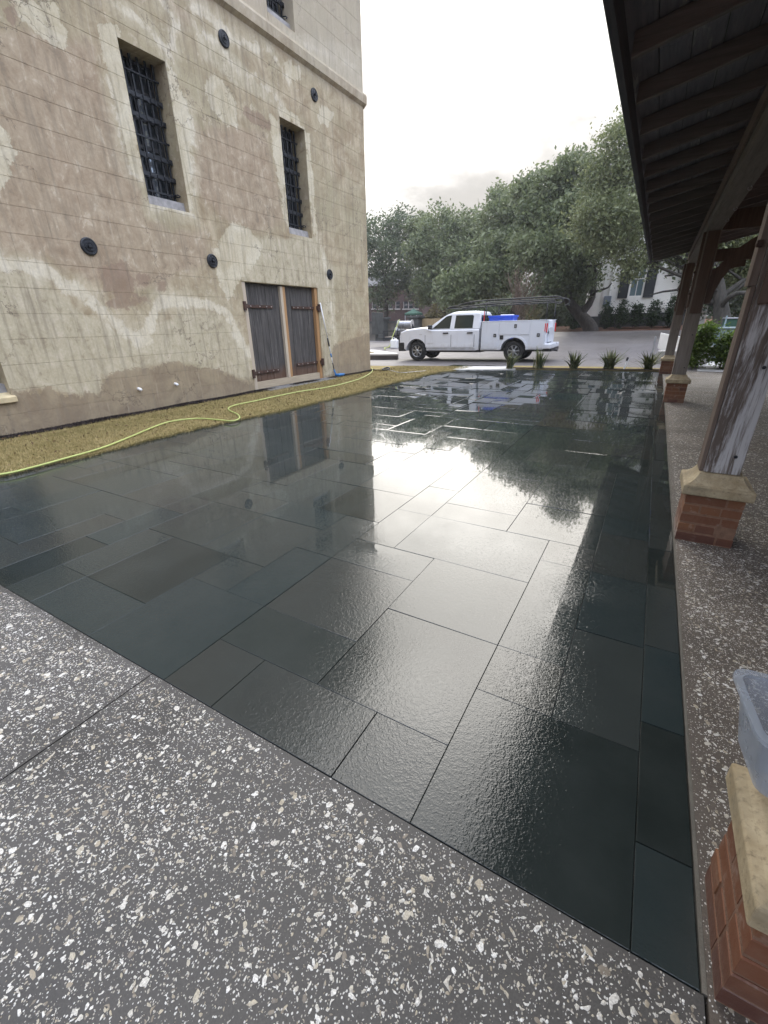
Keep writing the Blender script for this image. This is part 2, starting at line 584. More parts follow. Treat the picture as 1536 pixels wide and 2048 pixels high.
def mk_wood(name, c1, c2, c3, axis='z', scale=1.0, rough=0.8, paint=None, paint_lo=0.5, var=0.6, streak=0.5, soft=0.04):
    """grain along the given axis; paint: colour of flaking paint left on it"""
    m, nt, b = new_mat(name)
    tc = pos(nt)
    r = objrand(nt)
    s = {'x': (0.6, 9, 9), 'y': (9, 0.6, 9), 'z': (9, 9, 0.6)}[axis]
    off = NN(nt, 'ShaderNodeVectorMath', operation='ADD')
    nt.links.new(tc, off.inputs[0])
    nt.links.new(MATH(nt, 'MULTIPLY', r, 7.0), off.inputs[1])
    v = SCALEV(nt, off.outputs[0], tuple(x * scale for x in s))
    g = NOISE(nt, v, 2.2, 7, 0.7, 0.4)
    g2 = NOISE(nt, v, 7.0, 4, 0.6)
    c = MIX(nt, MAPR(nt, g, 0.3, 0.7), c1, c2)
    c = MIX(nt, MAPR(nt, g2, 0.5, 0.75, 0, streak), c, c3)
    c = MIX(nt, MATH(nt, 'MULTIPLY', r, var * 0.5), c, c1)
    if paint:
        s2 = {'x': (0.35, 3, 3), 'y': (3, 0.35, 3), 'z': (3, 3, 0.35)}[axis]
        pn = NOISE(nt, SCALEV(nt, off.outputs[0], s2), 2.4, 7, 0.72, 0.6)
        pf = MAPR(nt, MATH(nt, 'ADD', MATH(nt, 'MULTIPLY', pn, 0.75), MATH(nt, 'MULTIPLY', g2, 0.25)), paint_lo - soft, paint_lo + soft, 0, 0.9, True)
        c = MIX(nt, pf, c, paint)
    setp(nt, b, Base_Color=c, Roughness=rough)
    b.inputs['Specular IOR Level'].default_value = 0.3
    bump(nt, b, MATH(nt, 'ADD', g, MATH(nt, 'MULTIPLY', g2, 0.5)), 0.6, 0.006)
    return m


def mk_door_wood():
    m, nt, b = new_mat('charred_door_wood')
    p = pos(nt)
    r = objrand(nt)
    off = NN(nt, 'ShaderNodeVectorMath', operation='ADD')
    nt.links.new(p, off.inputs[0])
    nt.links.new(MATH(nt, 'MULTIPLY', r, 9.0), off.inputs[1])
    v = SCALEV(nt, off.outputs[0], (8, 8, 0.6))
    g = NOISE(nt, v, 2.0, 8, 0.74, 0.3)
    c = MIX(nt, MAPR(nt, g, 0.34, 0.66), (0.022, 0.020, 0.019), (0.105, 0.096, 0.088))
    c = MIX(nt, MAPR(nt, g, 0.58, 0.72, 0, 0.6), c, (0.23, 0.215, 0.20))
    z = NN(nt, 'ShaderNodeSeparateXYZ', {'Vector': p}).outputs[2]
    low = MAPR(nt, MATH(nt, 'ADD', z, MATH(nt, 'MULTIPLY', MATH(nt, 'SUBTRACT', g, 0.5), 0.6)), 0.62, 0.28, 0, 0.6, True)
    c = MIX(nt, low, c, (0.125, 0.058, 0.026))
    setp(nt, b, Base_Color=c, Roughness=0.8)
    bump(nt, b, g, 0.7, 0.008)
    return m


def mk_brick():
    m, nt, b = new_mat('red_brick')
    p = pos(nt)
    r = objrand(nt)
    c = ramp(nt, r, [(0, (0.135, 0.050, 0.023)), (0.4, (0.195, 0.080, 0.032)), (0.75, (0.160, 0.058, 0.026)), (1, (0.105, 0.046, 0.028))])
    n = NOISE(nt, p, 30, 5, 0.65)
    c = MIX(nt, MAPR(nt, n, 0.4, 0.7, 0, 0.55), c, (0.19, 0.095, 0.055))
    n2 = NOISE(nt, p, 11, 4, 0.6)
    c = MIX(nt, MAPR(nt, n2, 0.60, 0.72, 0, 0.5), c, (0.36, 0.29, 0.235))
    z = NN(nt, 'ShaderNodeSeparateXYZ', {'Vector': p}).outputs[2]
    c = MIX(nt, MAPR(nt, MATH(nt, 'ADD', z, MATH(nt, 'MULTIPLY', n2, 0.08)), 0.17, 0.07, 0, 0.75), c, (0.085, 0.036, 0.028))
    setp(nt, b, Base_Color=c, Roughness=MAPR(nt, z, 0.05, 0.2, 0.35, 0.75))
    bump(nt, b, n, 0.6, 0.004)
    return m


def mk_limestone():
    m, nt, b = new_mat('cast_stone')
    p = pos(nt)
    n = NOISE(nt, p, 14, 6, 0.65)
    c = MIX(nt, MAPR(nt, n, 0.3, 0.7), (0.31, 0.24, 0.135), (0.50, 0.415, 0.27))
    n2 = NOISE(nt, p, 60, 4, 0.7)
    c = MIX(nt, MAPR(nt, n2, 0.52, 0.72, 0, 0.7), c, (0.150, 0.118, 0.070))
    n3 = NOISE(nt, p, 5.0, 5, 0.65)
    c = MIX(nt, MAPR(nt, n3, 0.48, 0.66, 0, 0.6), c, (0.195, 0.165, 0.105))
    setp(nt, b, Base_Color=c, Roughness=0.8)
    bump(nt, b, MATH(nt, 'ADD', n, MATH(nt, 'MULTIPLY', n2, 0.5)), 0.4, 0.005)
    return m


def mk_pavers():
    m, nt, b = new_mat('brick_pavers')
    p = pos(nt)
    v = SCALEV(nt, p, (1, 1, 1))
    rot = NN(nt, 'ShaderNodeMapping', {'Rotation': (0, 0, math.radians(3))})
    nt.links.new(p, rot.inputs[0])
    br = NN(nt, 'ShaderNodeTexBrick', {'Vector': rot.outputs[0], 'Color1': (0.088, 0.078, 0.073, 1), 'Color2': (0.128, 0.114, 0.108, 1), 'Mortar': (0.055, 0.05, 0.047, 1),
                                      'Scale': 1.0, 'Mortar Size': 0.010, 'Brick Width': 0.30, 'Row Height': 0.15, 'Bias': 0.1})
    n = NOISE(nt, p, 0.5, 5, 0.6)
    c = MIX(nt, MAPR(nt, n, 0.35, 0.65, 0, 0.6), br.outputs[0], (0.130, 0.120, 0.118))
    n2 = NOISE(nt, p, 3, 5, 0.6)
    c = MIX(nt, MAPR(nt, n2, 0.5, 0.75, 0, 0.4), c, (0.09, 0.08, 0.075))
    setp(nt, b, Base_Color=c, Roughness=MAPR(nt, n, 0.35, 0.65, 0.45, 0.7))
    bump(nt, b, br.outputs['Fac'], 0.3, -0.004)
    return m


def mk_grass_ground(name, cols, scale=4):
    m, nt, b = new_mat(name)
    p = pos(nt)
    n = NOISE(nt, p, scale, 6, 0.7)
    n2 = NOISE(nt, p, scale * 14, 4, 0.7)
    c = ramp(nt, MATH(nt, 'ADD', MATH(nt, 'MULTIPLY', n, 0.6), MATH(nt, 'MULTIPLY', n2, 0.4)), [(0.32, cols[0]), (0.5, cols[1]), (0.68, cols[2])])
    setp(nt, b, Base_Color=c, Roughness=0.95)
    b.inputs['Specular IOR Level'].default_value = 0.1
    bump(nt, b, n2, 0.8, 0.03)
    return m


def mk_blade(name, cols):
    m, nt, b = new_mat(name)
    c = ramp(nt, island(nt), [(i / (len(cols) - 1), k) for i, k in enumerate(cols)])
    n = NOISE(nt, pos(nt), 1.1, 4, 0.6)
    c = MIX(nt, MAPR(nt, n, 0.42, 0.62, 0, 0.5), c, cols[0])
    setp(nt, b, Base_Color=c, Roughness=0.8)
    b.inputs['Specular IOR Level'].default_value = 0.2
    return m


def mk_leaf(name, dark, mid, light, trans=0.42):
    m, nt, b = new_mat(name)
    c = ramp(nt, island(nt), [(0.0, dark), (0.55, mid), (1.0, light)])
    n = NOISE(nt, pos(nt), 0.45, 3, 0.5)
    c = MIX(nt, MAPR(nt, n, 0.4, 0.65, 0, 0.55), c, light)
    setp(nt, b, Base_Color=c, Roughness=0.5)
    b.inputs['Specular IOR Level'].default_value = 0.4
    tr = NN(nt, 'ShaderNodeBsdfTranslucent')
    nt.links.new(c, tr.inputs[0])
    mx = NN(nt, 'ShaderNodeMixShader', {0: trans})
    nt.links.new(b.outputs[0], mx.inputs[1])
    nt.links.new(tr.outputs[0], mx.inputs[2])
    out = [n for n in nt.nodes if n.type == 'OUTPUT_MATERIAL'][0]
    nt.links.new(mx.outputs[0], out.inputs[0])
    return m


def mk_bark(name, c1, c2):
    m, nt, b = new_mat(name)
    p = pos(nt)
    n = NOISE(nt, SCALEV(nt, p, (5, 5, 1.2)), 2.5, 6, 0.7, 0.4)
    c = MIX(nt, MAPR(nt, n, 0.35, 0.65), c1, c2)
    setp(nt, b, Base_Color=c, Roughness=0.95)
    bump(nt, b, n, 0.9, 0.05)
    return m


def mk_glass_pane(name, col=(0.02, 0.025, 0.03), rough=0.04):
    m, nt, b = new_mat(name)
    n = NOISE(nt, pos(nt), 1.5, 2, 0.5)
    setp(nt, b, Base_Color=MIX(nt, n, col, tuple(c * 1.5 for c in col)), Roughness=rough, IOR=1.5)
    bump(nt, b, n, 0.15, 0.02)
    return m


def mk_clear_plastic():
    m, nt, b = new_mat('clear_plastic')
    n = NOISE(nt, pos(nt), 9, 4, 0.6)
    setp(nt, b, Base_Color=(0.42, 0.47, 0.53), Roughness=MAPR(nt, n, 0.3, 0.7, 0.18, 0.42), IOR=1.45)
    b.inputs['Alpha'].default_value = 0.40
    return m


def mk_corrugated(name, col):
    m = simple(name, col, 0.55, 0.0, 0.3, 3.0, 0.2, 20)
    return m


M = {}
M['slate'] = mk_slate()
M['joint'] = simple('joint_sand', (0.13, 0.125, 0.115), 0.3, var=0.3, scale=30, bmp=0.5, bscale=200)
M['tabby'] = mk_tabby('tabby_concrete', 0.056, (1.06, 1.0, 0.91))
M['tabby_r'] = mk_tabby('tabby_concrete_walk', 0.080, (1.22, 1.0, 0.79))
M['edge'] = simple('concrete_edge', (0.115, 0.105, 0.085), 0.6, var=0.3, scale=9, bmp=0.3, bscale=150)
M['shell'] = mk_shell()
M['stucco'] = mk_stucco()
M['stone_sill'] = simple('grey_sill_stone', (0.27, 0.26, 0.25), 0.8, var=0.3, scale=7, bmp=0.4, bscale=40)
M['cream_sill'] = simple('cream_sill_render', (0.52, 0.43, 0.26), 0.85, var=0.25, scale=5, bmp=0.4, bscale=40)
M['iron'] = simple('black_iron', (0.022, 0.025, 0.030), 0.5, 0.4, var=0.3, scale=20, bmp=0.25, bscale=80)
M['rust'] = simple('rusty_iron', (0.060, 0.030, 0.020), 0.75, 0.1, var=0.5, scale=12, bmp=0.4, bscale=90)
M['bolt'] = simple('pale_bolt', (0.35, 0.31, 0.27), 0.5, 0.3, var=0.2)
M['pane'] = mk_glass_pane('old_window_glass')
M['palepane'] = simple('sky_bright_glass', (0.50, 0.57, 0.64), 0.12, 0.75, var=0.1)  # silvery copy of the pane glass, sky brightness put into its colour
M['sash'] = simple('dark_sash_paint', (0.035, 0.037, 0.042), 0.5, var=0.2)
M['inside'] = simple('dark_interior', (0.012, 0.012, 0.013), 0.9, var=0.2)
M['door'] = mk_door_wood()
M['newwood'] = mk_wood('new_pine', (0.34, 0.19, 0.085), (0.46, 0.275, 0.13), (0.22, 0.115, 0.05), 'z')
M['palewood'] = mk_wood('pale_pine', (0.44, 0.37, 0.28), (0.58, 0.50, 0.39), (0.30, 0.25, 0.18), 'z')
M['railwood'] = mk_wood('grey_rail_wood', (0.38, 0.31, 0.22), (0.50, 0.42, 0.30), (0.25, 0.2, 0.14), 'y')
M['post'] = mk_wood('weathered_post', (0.085, 0.065, 0.052), (0.200, 0.165, 0.138), (0.055, 0.043, 0.036), 'z', paint=(0.56, 0.555, 0.55), paint_lo=0.465, soft=0.055)
M['postbare'] = mk_wood('bare_post_trim', (0.120, 0.088, 0.068), (0.215, 0.170, 0.138), (0.07, 0.05, 0.04), 'z')
M['postfar'] = mk_wood('grey_post', (0.185, 0.160, 0.135), (0.300, 0.268, 0.235), (0.11, 0.09, 0.075), 'z')
M['postdark'] = mk_wood('stained_brace', (0.085, 0.058, 0.044), (0.170, 0.122, 0.095), (0.055, 0.038, 0.030), 'z')
M['beam'] = mk_wood('weathered_beam', (0.120, 0.105, 0.088), (0.205, 0.185, 0.158), (0.075, 0.062, 0.05), 'y')
M['deck'] = mk_wood('roof_board', (0.175, 0.172, 0.195), (0.315, 0.310, 0.340), (0.110, 0.108, 0.122), 'y', streak=0.6, paint=(0.40, 0.39, 0.385), paint_lo=0.60)
M['rafter'] = mk_wood('rafter_wood', (0.150, 0.135, 0.130), (0.280, 0.255, 0.240), (0.09, 0.08, 0.08), 'x')
M['fascia'] = mk_wood('fascia_wood', (0.055, 0.058, 0.066), (0.095, 0.098, 0.106), (0.035, 0.036, 0.04), 'y')
M['shingle'] = simple('roof_shingle', (0.10, 0.095, 0.09), 0.9, var=0.3, scale=14, bmp=0.6, bscale=50)
M['brick'] = mk_brick()
M['mortar'] = simple('brick_mortar', (0.20, 0.115, 0.072), 0.9, var=0.2, scale=30, bmp=0.5, bscale=120)
M['cap'] = mk_limestone()
M['clear'] = mk_clear_plastic()
M['pavers'] = mk_pavers()
M['kerb'] = simple('kerb_concrete', (0.46, 0.44, 0.41), 0.75, var=0.15, scale=4, bmp=0.2, bscale=60)
M['kerbdark'] = simple('kerb_face', (0.060, 0.052, 0.048), 0.8, var=0.3, scale=3)
M['slab'] = simple('pale_concrete', (0.42, 0.41, 0.39), 0.6, var=0.15, scale=3, bmp=0.2, bscale=50)
M['lawn'] = mk_grass_ground('winter_lawn', ((0.150, 0.122, 0.048), (0.250, 0.198, 0.086), (0.350, 0.280, 0.138)))
M['blade'] = mk_blade('winter_grass_blade', [(0.130, 0.122, 0.040), (0.235, 0.190, 0.074), (0.340, 0.270, 0.120), (0.48, 0.385, 0.200)])
M['mulch'] = mk_grass_ground('dark_mulch', ((0.022, 0.016, 0.013), (0.040, 0.028, 0.023), (0.065, 0.046, 0.038)), 9)
M['mulchchip'] = mk_blade('mulch_chip', [(0.018, 0.014, 0.013), (0.034, 0.025, 0.022), (0.060, 0.044, 0.037)])
M['leaflitter'] = mk_grass_ground('leaf_litter', ((0.055, 0.028, 0.017), (0.098, 0.052, 0.034), (0.145, 0.085, 0.058)), 2)
M['gravel'] = simple('grey_threshold', (0.165, 0.165, 0.165), 0.7, var=0.4, scale=9, bmp=0.8, bscale=60)
M['hose'] = simple('lime_hose', (0.40, 0.45, 0.14), 0.5, var=0.08)
M['cord'] = simple('black_rubber', (0.015, 0.015, 0.016), 0.6, var=0.2)
M['whiteplastic'] = simple('white_plastic', (0.78, 0.78, 0.77), 0.4, var=0.06)
M['blueplastic'] = simple('blue_brush_plastic', (0.025, 0.17, 0.42), 0.45, var=0.1)


def mk_truck_paint(name, col):
    m, nt, b = new_mat(name)
    p = pos(nt)
    z = NN(nt, 'ShaderNodeSeparateXYZ', {'Vector': p}).outputs[2]
    n = NOISE(nt, p, 3.5, 6, 0.7)
    st = NOISE(nt, SCALEV(nt, p, (6, 6, 0.8)), 2.0, 5, 0.65)
    low = MAPR(nt, MATH(nt, 'ADD', z, MATH(nt, 'MULTIPLY', n, 0.7)), 1.15, 0.72, 0.0, 0.5, True)
    c = MIX(nt, low, col, (0.30, 0.27, 0.23))
    c = MIX(nt, MAPR(nt, st, 0.55, 0.75, 0, 0.22), c, (0.36, 0.34, 0.31))
    setp(nt, b, Base_Color=c, Roughness=MAPR(nt, low, 0, 0.5, 0.24, 0.55))
    return m


M['paint'] = mk_truck_paint('white_truck_paint', (0.66, 0.68, 0.72))
M['paint2'] = mk_truck_paint('white_body_paint', (0.62, 0.645, 0.69))
M['blackplastic'] = simple('black_trim', (0.016, 0.016, 0.018), 0.5, var=0.2)
M['tyre'] = simple('tyre_rubber', (0.016, 0.016, 0.016), 0.8, var=0.25, scale=20, bmp=0.3, bscale=120)
M['chrome'] = simple('bright_steel', (0.34, 0.345, 0.35), 0.28, 0.7, var=0.1)
M['redlens'] = simple('red_lens', (0.62, 0.03, 0.03), 0.2, var=0.1)
M['amber'] = mk_glass_pane('headlamp_lens', (0.25, 0.17, 0.09), 0.1)
M['autoglass'] = mk_glass_pane('tinted_car_glass', (0.016, 0.022, 0.020), 0.03)
M['bluebin'] = simple('blue_bin', (0.020, 0.075, 0.52), 0.4, var=0.1)
M['steel'] = simple('galvanised_steel', (0.42, 0.43, 0.45), 0.4, 0.6, var=0.25, scale=14)
M['brickfar'] = simple('old_brick_wall', (0.085, 0.052, 0.046), 0.9, var=0.3, scale=4)
M['wallfar'] = simple('stained_garden_wall', (0.135, 0.125, 0.105), 0.9, var=0.4, scale=1.4, bmp=0.3, bscale=12)
M['pillar'] = simple('dark_pillar_stucco', (0.060, 0.062, 0.058), 0.9, var=0.35, scale=3)
M['fence'] = mk_wood('tan_fence_board', (0.26, 0.19, 0.10), (0.36, 0.28, 0.16), (0.17, 0.12, 0.06), 'z')
M['fencegrey'] = mk_wood('grey_fence_board', (0.17, 0.15, 0.13), (0.26, 0.235, 0.21), (0.1, 0.09, 0.08), 'z')
M['house'] = simple('white_house_stucco', (0.82, 0.80, 0.74), 0.85, var=0.07, scale=1.2, bmp=0.15, bscale=20)
M['shutter'] = simple('black_shutter', (0.012, 0.014, 0.016), 0.6, var=0.2)
M['housepane'] = mk_glass_pane('house_window_glass', (0.10, 0.14, 0.15), 0.03)
M['meter'] = simple('grey_meter_box', (0.20, 0.23, 0.27), 0.5, var=0.1)
M['utility'] = simple('utility_cabinet_paint', (0.22, 0.28, 0.30), 0.5, var=0.1)
M['tent'] = simple('green_canopy_cloth', (0.030, 0.080, 0.052), 0.8, var=0.2)
M['roofslate'] = simple('grey_roof', (0.07, 0.07, 0.075), 0.8, var=0.3, scale=8)
M['oakleaf'] = mk_leaf('oak_leaf', (0.068, 0.092, 0.042), (0.134, 0.170, 0.080), (0.215, 0.248, 0.124))
M['oakleaf2'] = mk_leaf('pale_oak_leaf', (0.074, 0.096, 0.040), (0.145, 0.174, 0.076), (0.245, 0.268, 0.128))
M['darkleaf'] = mk_leaf('evergreen_leaf', (0.042, 0.062, 0.032), (0.090, 0.122, 0.064), (0.148, 0.180, 0.096))
M['hedgeleaf'] = mk_leaf('hedge_leaf', (0.015, 0.028, 0.012), (0.032, 0.058, 0.022), (0.060, 0.095, 0.034))
M['brightleaf'] = mk_leaf('bright_shrub_leaf', (0.030, 0.060, 0.012), (0.075, 0.130, 0.025), (0.170, 0.245, 0.045), 0.45)
M['fallenleaf'] = mk_blade('fallen_leaf', [(0.07, 0.04, 0.02), (0.16, 0.10, 0.05), (0.30, 0.22, 0.12)])
M['strap'] = mk_blade('strap_leaf', [(0.040, 0.055, 0.020), (0.085, 0.105, 0.040), (0.19, 0.20, 0.09), (0.32, 0.28, 0.16)])
M['palm'] = mk_blade('dry_palm_leaf', [(0.10, 0.09, 0.04), (0.17, 0.15, 0.07), (0.24, 0.20, 0.10)])
M['bark'] = mk_bark('oak_bark', (0.028, 0.023, 0.019), (0.072, 0.062, 0.052))
M['barkgrey'] = mk_bark('grey_oak_bark', (0.032, 0.030, 0.025), (0.085, 0.078, 0.064))
M['twig'] = mk_bark('bare_twig', (0.115, 0.080, 0.058), (0.215, 0.160, 0.120))
M['whiteflower'] = simple('white_flowers', (0.62, 0.63, 0.60), 0.7, var=0.2, scale=9)

# ------------------------------------------------------------------ ground, roads, patio
def seq(*parts):
    out = []
    for a, b, n in parts:
        out += list(np.linspace(a, b, n + 1))[:-1]
    return np.array(out + [parts[-1][1]])


gx = seq((-220, -60, 8), (-60, 24, 84), (24, 200, 8))
gy = seq((-130, -40, 5), (-40, 60, 100), (60, 240, 9))
gv = [(x, y, gz(x, y) - 0.09) for y in gy for x in gx]
nx_ = len(gx)
gf = [(j * nx_ + i, j * nx_ + i + 1, (j + 1) * nx_ + i + 1, (j + 1) * nx_ + i) for j in range(len(gy) - 1) for i in range(nx_ - 1)]
struct(fast_mesh('ground', gv, gf, M['leaflitter'], smooth=True), 'brown leaf litter ground under and beyond the trees')
struct(grid_sheet('driveway', -34, 12.5, 15.1, 30.5, 93, 31, lambda x, y: gz(x, y) - 0.02, M['pavers']), 'grey brick paved driveway the truck stands on')
struct(grid_sheet('road', -60, -11, 30.4, 32.6, 49, 4, lambda x, y: gz(x, y) - 0.012, M['pavers']), 'paved road running past the far garden wall')

patio = MB().box(-6.7, 0.41, 0.832, 17.0, -0.25, -0.012).build('slate_patio', M['joint'])
struct(patio, 'wet dark slate patio in a random ashlar pattern')
CW, RH, X0, Y0S = 0.33, 0.337, 0.25, 0.832
NC, NR = 21, 48
occ = np.zeros((NC, NR), bool)
rects = []


def put(c, r, w, h):
    if c + w > NC or r + h > NR or occ[c:c + w, r:r + h].any():
        return False
    occ[c:c + w, r:r + h] = True
    rects.append((c, r, w, h))
    return True


for q in [(0, 0, 2, 2), (2, 0, 1, 1), (3, 0, 2, 1), (2, 1, 2, 2), (1, 2, 1, 1), (0, 2, 1, 2), (0, 4, 1, 2), (5, 0, 1, 1), (6, 0, 2, 2), (8, 0, 2, 1), (10, 0, 1, 1),
          (8, 1, 2, 2), (7, 2, 1, 1), (6, 2, 1, 2), (4, 1, 2, 1), (4, 2, 2, 2), (2, 3, 2, 2), (1, 3, 1, 3), (0, 6, 1, 2), (7, 3, 2, 2), (10, 1, 1, 2), (2, 5, 3, 2), (4, 4, 2, 1), (1, 6, 1, 1)]:
    put(*q)
SZ = [((2, 2), 5), ((3, 2), 4), ((2, 1), 4), ((1, 2), 3), ((1, 1), 2), ((3, 1), 3), ((2, 3), 3)]
for r in range(NR):
    for c in range(NC):
        if occ[c, r]:
            continue
        opts = [s for s, w in SZ for _ in range(w)]
        RNG.shuffle(opts)
        for s in opts + [(1, 1)]:
            if put(c, r, *s):
                break
SLATE_MESH = {}


def slate(x0, x1, y0, y1, tilt):
    w, h = round(x1 - x0, 3), round(y1 - y0, 3)
    worn = RNG.randint(1, 6) if (y0 > 5.6 and RNG.random() < 0.8) else 0
    if (w, h, worn) not in SLATE_MESH:
        a, b, g, ch = w / 2 - 0.0011, h / 2 - 0.0011, 0.0016, 0.0014
        rings_ = [(0.0, -0.02), (0.0, -ch), (g, 0.0)]
        if worn:                                   # worn arrises that shed the water
            rings_ = [(0.0, -0.02), (0.0, -0.0032), (0.010, -0.0017), (0.032, 0.0)]
        vs = []
        kz = [RNG.uniform(0.0, 1.0) ** 1.4 for _ in range(4)] if worn else [1, 1, 1, 1]
        for q, (ins, z) in enumerate(rings_):
            zz = [z if (q == 0 or not worn) else z * k_ for k_ in kz]
            vs += [(-a + ins, -b + ins, zz[0]), (a - ins, -b + ins, zz[1]), (a - ins, b - ins, zz[2]), (-a + ins, b - ins, zz[3])]
        last = 4 * (len(rings_) - 1)
        fs = [(last, last + 1, last + 2, last + 3)]
        for k in range(0, last, 4):
            for i in range(4):
                fs.append((k + i, k + (i + 1) % 4, k + 4 + (i + 1) % 4, k + 4 + i))
        me = bpy.data.meshes.new('slate')
        me.from_pydata(vs, [], fs)
        me.materials.append(M['slate'])
        SLATE_MESH[(w, h, worn)] = me
    o = link('slate', SLATE_MESH[(w, h, worn)], patio)
    o.location = ((x0 + x1) / 2, (y0 + y1) / 2, RNG.uniform(-0.0012, 0.0012))
    o.rotation_euler = (RNG.gauss(0, tilt), RNG.gauss(0, tilt), RNG.gauss(0, 0.0006))
    return o


nsl = 0
for c, r, w, h in rects:
    xb, xa = X0 - CW * c, X0 - CW * (c + w)
    ya, yb = Y0S + RH * r, Y0S + RH * (r + h)
    if xb < -6.45:
        continue
    yc = (ya + yb) / 2
    tilt = math.radians(0.12 + 0.70 * sstep(6.0, 11.0, yc))
    slate(xa, xb, ya, yb, tilt)
    nsl += 1
yb = Y0S
for k in range(60):
    ln = (0.31, 0.53, 0.54, 0.65, 0.55, 0.62, 0.66, 0.60)[k] if k < 8 else RNG.choice((0.5, 0.62, 0.7, 0.9))
    if yb + ln > 17.0:
        break
    slate(X0, 0.405, yb, yb + ln, math.radians(0.15))
    yb += ln
    nsl += 1
print('slates', nsl)

# concrete walks with oyster shells in them
fore_a = MB().box(-7.5, -1.818, -3.0, 0.828, -0.2, 0.0).build('concrete_walk', M['tabby'])
struct(fore_a, 'grey shell concrete left of the control joint')
fore_b = MB().box(-1.812, 0.412, -3.0, 0.828, -0.2, 0.0).build('concrete_walk', M['tabby'])
struct(fore_b, 'grey shell concrete in the foreground right of the control joint')
MB().box(-7.5, 0.418, -3.0, 0.830, -0.25, -0.02).build('joint_bed', M['cord'], fore_b)
walk = MB().box(0.420, 7.6, -3.0, 17.2, -0.2, 0.003).build('concrete_walk', M['tabby_r'])
struct(walk, 'shell concrete floor under the open pavilion')
MB().box(0.4085, 0.4195, 0.832, 17.0, -0.2, 0.002).build('edge_strip', M['edge'], walk)


def scatter_shells(n, x0, x1, y0, y1, parent, med, keep=None):
    K = 7
    x = NPR.uniform(x0, x1, n)
    y = NPR.uniform(y0, y1, n)
    if keep is not None:
        k = keep(x, y)
        x, y = x[k], y[k]
        n = len(x)
    L = med * np.exp(NPR.normal(0, 0.62, n))
    L = np.clip(L, 0.0016, 0.0165)
    asp = NPR.uniform(0.28, 0.85, n)
    th = NPR.uniform(0, 2 * math.pi, n)
    a = np.linspace(0, 2 * math.pi, K, endpoint=False)[None, :] + NPR.normal(0, 0.16, (n, K))
    rr = NPR.uniform(0.66, 1.12, (n, K))
    u = np.cos(a) * rr * L[:, None]
    v = np.sin(a) * rr * (L * asp)[:, None]
    bend = (NPR.random(n) < 0.22) * NPR.uniform(0.5, 1.0, n)          # curled shell slivers
    v = v * (1 - 0.45 * (bend > 0))[:, None] + (bend / np.maximum(L, 1e-4))[:, None] * 0.75 * u * u
    X = x[:, None] + u * np.cos(th)[:, None] - v * np.sin(th)[:, None]
    Y = y[:, None] + u * np.sin(th)[:, None] + v * np.cos(th)[:, None]
    zt = NPR.uniform(0.0006, 0.0028, n)
    Z = np.repeat(zt[:, None] * 0.4, K, 1) + NPR.normal(0, 0.0003, (n, K))
    P = np.zeros((n, K + 1, 3))
    P[:, :K, 0], P[:, :K, 1], P[:, :K, 2] = X, Y, Z + 0.003 * (parent is walk)
    P[:, K, 0] = X.mean(1)
    P[:, K, 1] = Y.mean(1)
    P[:, K, 2] = zt + 0.0008 + 0.003 * (parent is walk)
    base = (np.arange(n) * (K + 1))[:, None, None]
    F = np.array([[i, (i + 1) % K, K] for i in range(K)])[None] + base
    o = fast_mesh('shell_chip', P.reshape(-1, 3), F.reshape(-1, 3), M['shell'], parent)
    o['kind'] = 'stuff'
    return o


clump = lambda x, y: NPR.random(len(x)) < 0.45 + 0.55 * (0.5 + 0.5 * np.sin(x * 5.1 + 1.3 * np.sin(y * 4.2)) * np.cos(y * 6.3 + x * 2.0))
scatter_shells(20000, -4.4, -1.83, -0.2, 0.80, fore_a, 0.0036, clump)
scatter_shells(32000, -1.80, 0.40, -0.75, 0.80, fore_b, 0.0032, clump)
scatter_shells(56000, 0.45, 2.1, 0.2, 5.6, walk, 0.0042, clump)
scatter_shells(34000, 0.45, 3.2, 5.6, 12.5, walk, 0.0062, clump)

# lawn strip, mulch strip
edge_px = [(-150, 992), (0, 955), (90, 931), (180, 913), (290, 884), (400, 858), (500, 836), (560, 824), (600, 815), (640, 804), (680, 795), (715, 786), (745, 778), (780, 768), (830, 757), (850, 751), (885, 743)]
right_edge = [gnd(*p).xy for p in edge_px]
pts = []
for a, b in zip(right_edge[:-1], right_edge[1:]):
    k = max(1, int((b - a).length / 0.18))
    for i in range(k):
        q = a + (b - a) * (i / k)
        pts.append((q.x + RNG.gauss(0, 0.018), q.y))
lawn_poly = [(-6.6, -3.0)] + pts + [(-5.2, 16.25), (-6.5, 16.05), (-9.3, 15.3), (-14.0, 14.2), (-14.0, 13.9), (-8.62, 13.9), (-8.32, 13.7)]
k = 70
for i in range(k + 1):
    t = i / k
    y = 13.6 - t * 16.6
    lawn_poly.append((-8.27 + 0.03 * math.sin(y * 2.1) + RNG.gauss(0, 0.012) - 0.03 * (y > 8), y))


def poly_prism(poly, z0, z1):
    n = len(poly)
    mb = MB()
    vs = [(x, y, z0) for x, y in poly] + [(x, y, z1) for x, y in poly]
    mb.add(vs, [tuple(range(n, 2 * n))] + [(i, (i + 1) % n, n + (i + 1) % n, n + i) for i in range(n)])
    return mb


lawn = poly_prism(lawn_poly, -0.05, 0.022).build('lawn', M['lawn'])
struct(lawn, 'narrow strip of winter brown lawn between building and patio')


def inpoly(x, y, poly):
    c = np.zeros(len(x), bool)
    n = len(poly)
    for i in range(n):
        x1, y1 = poly[i]
        x2, y2 = poly[(i + 1) % n]
        if y1 == y2:
            continue
        t = ((y1 > y) != (y2 > y)) & (x < (x2 - x1) * (y - y1) / (y2 - y1) + x1)
        c ^= t
    return c


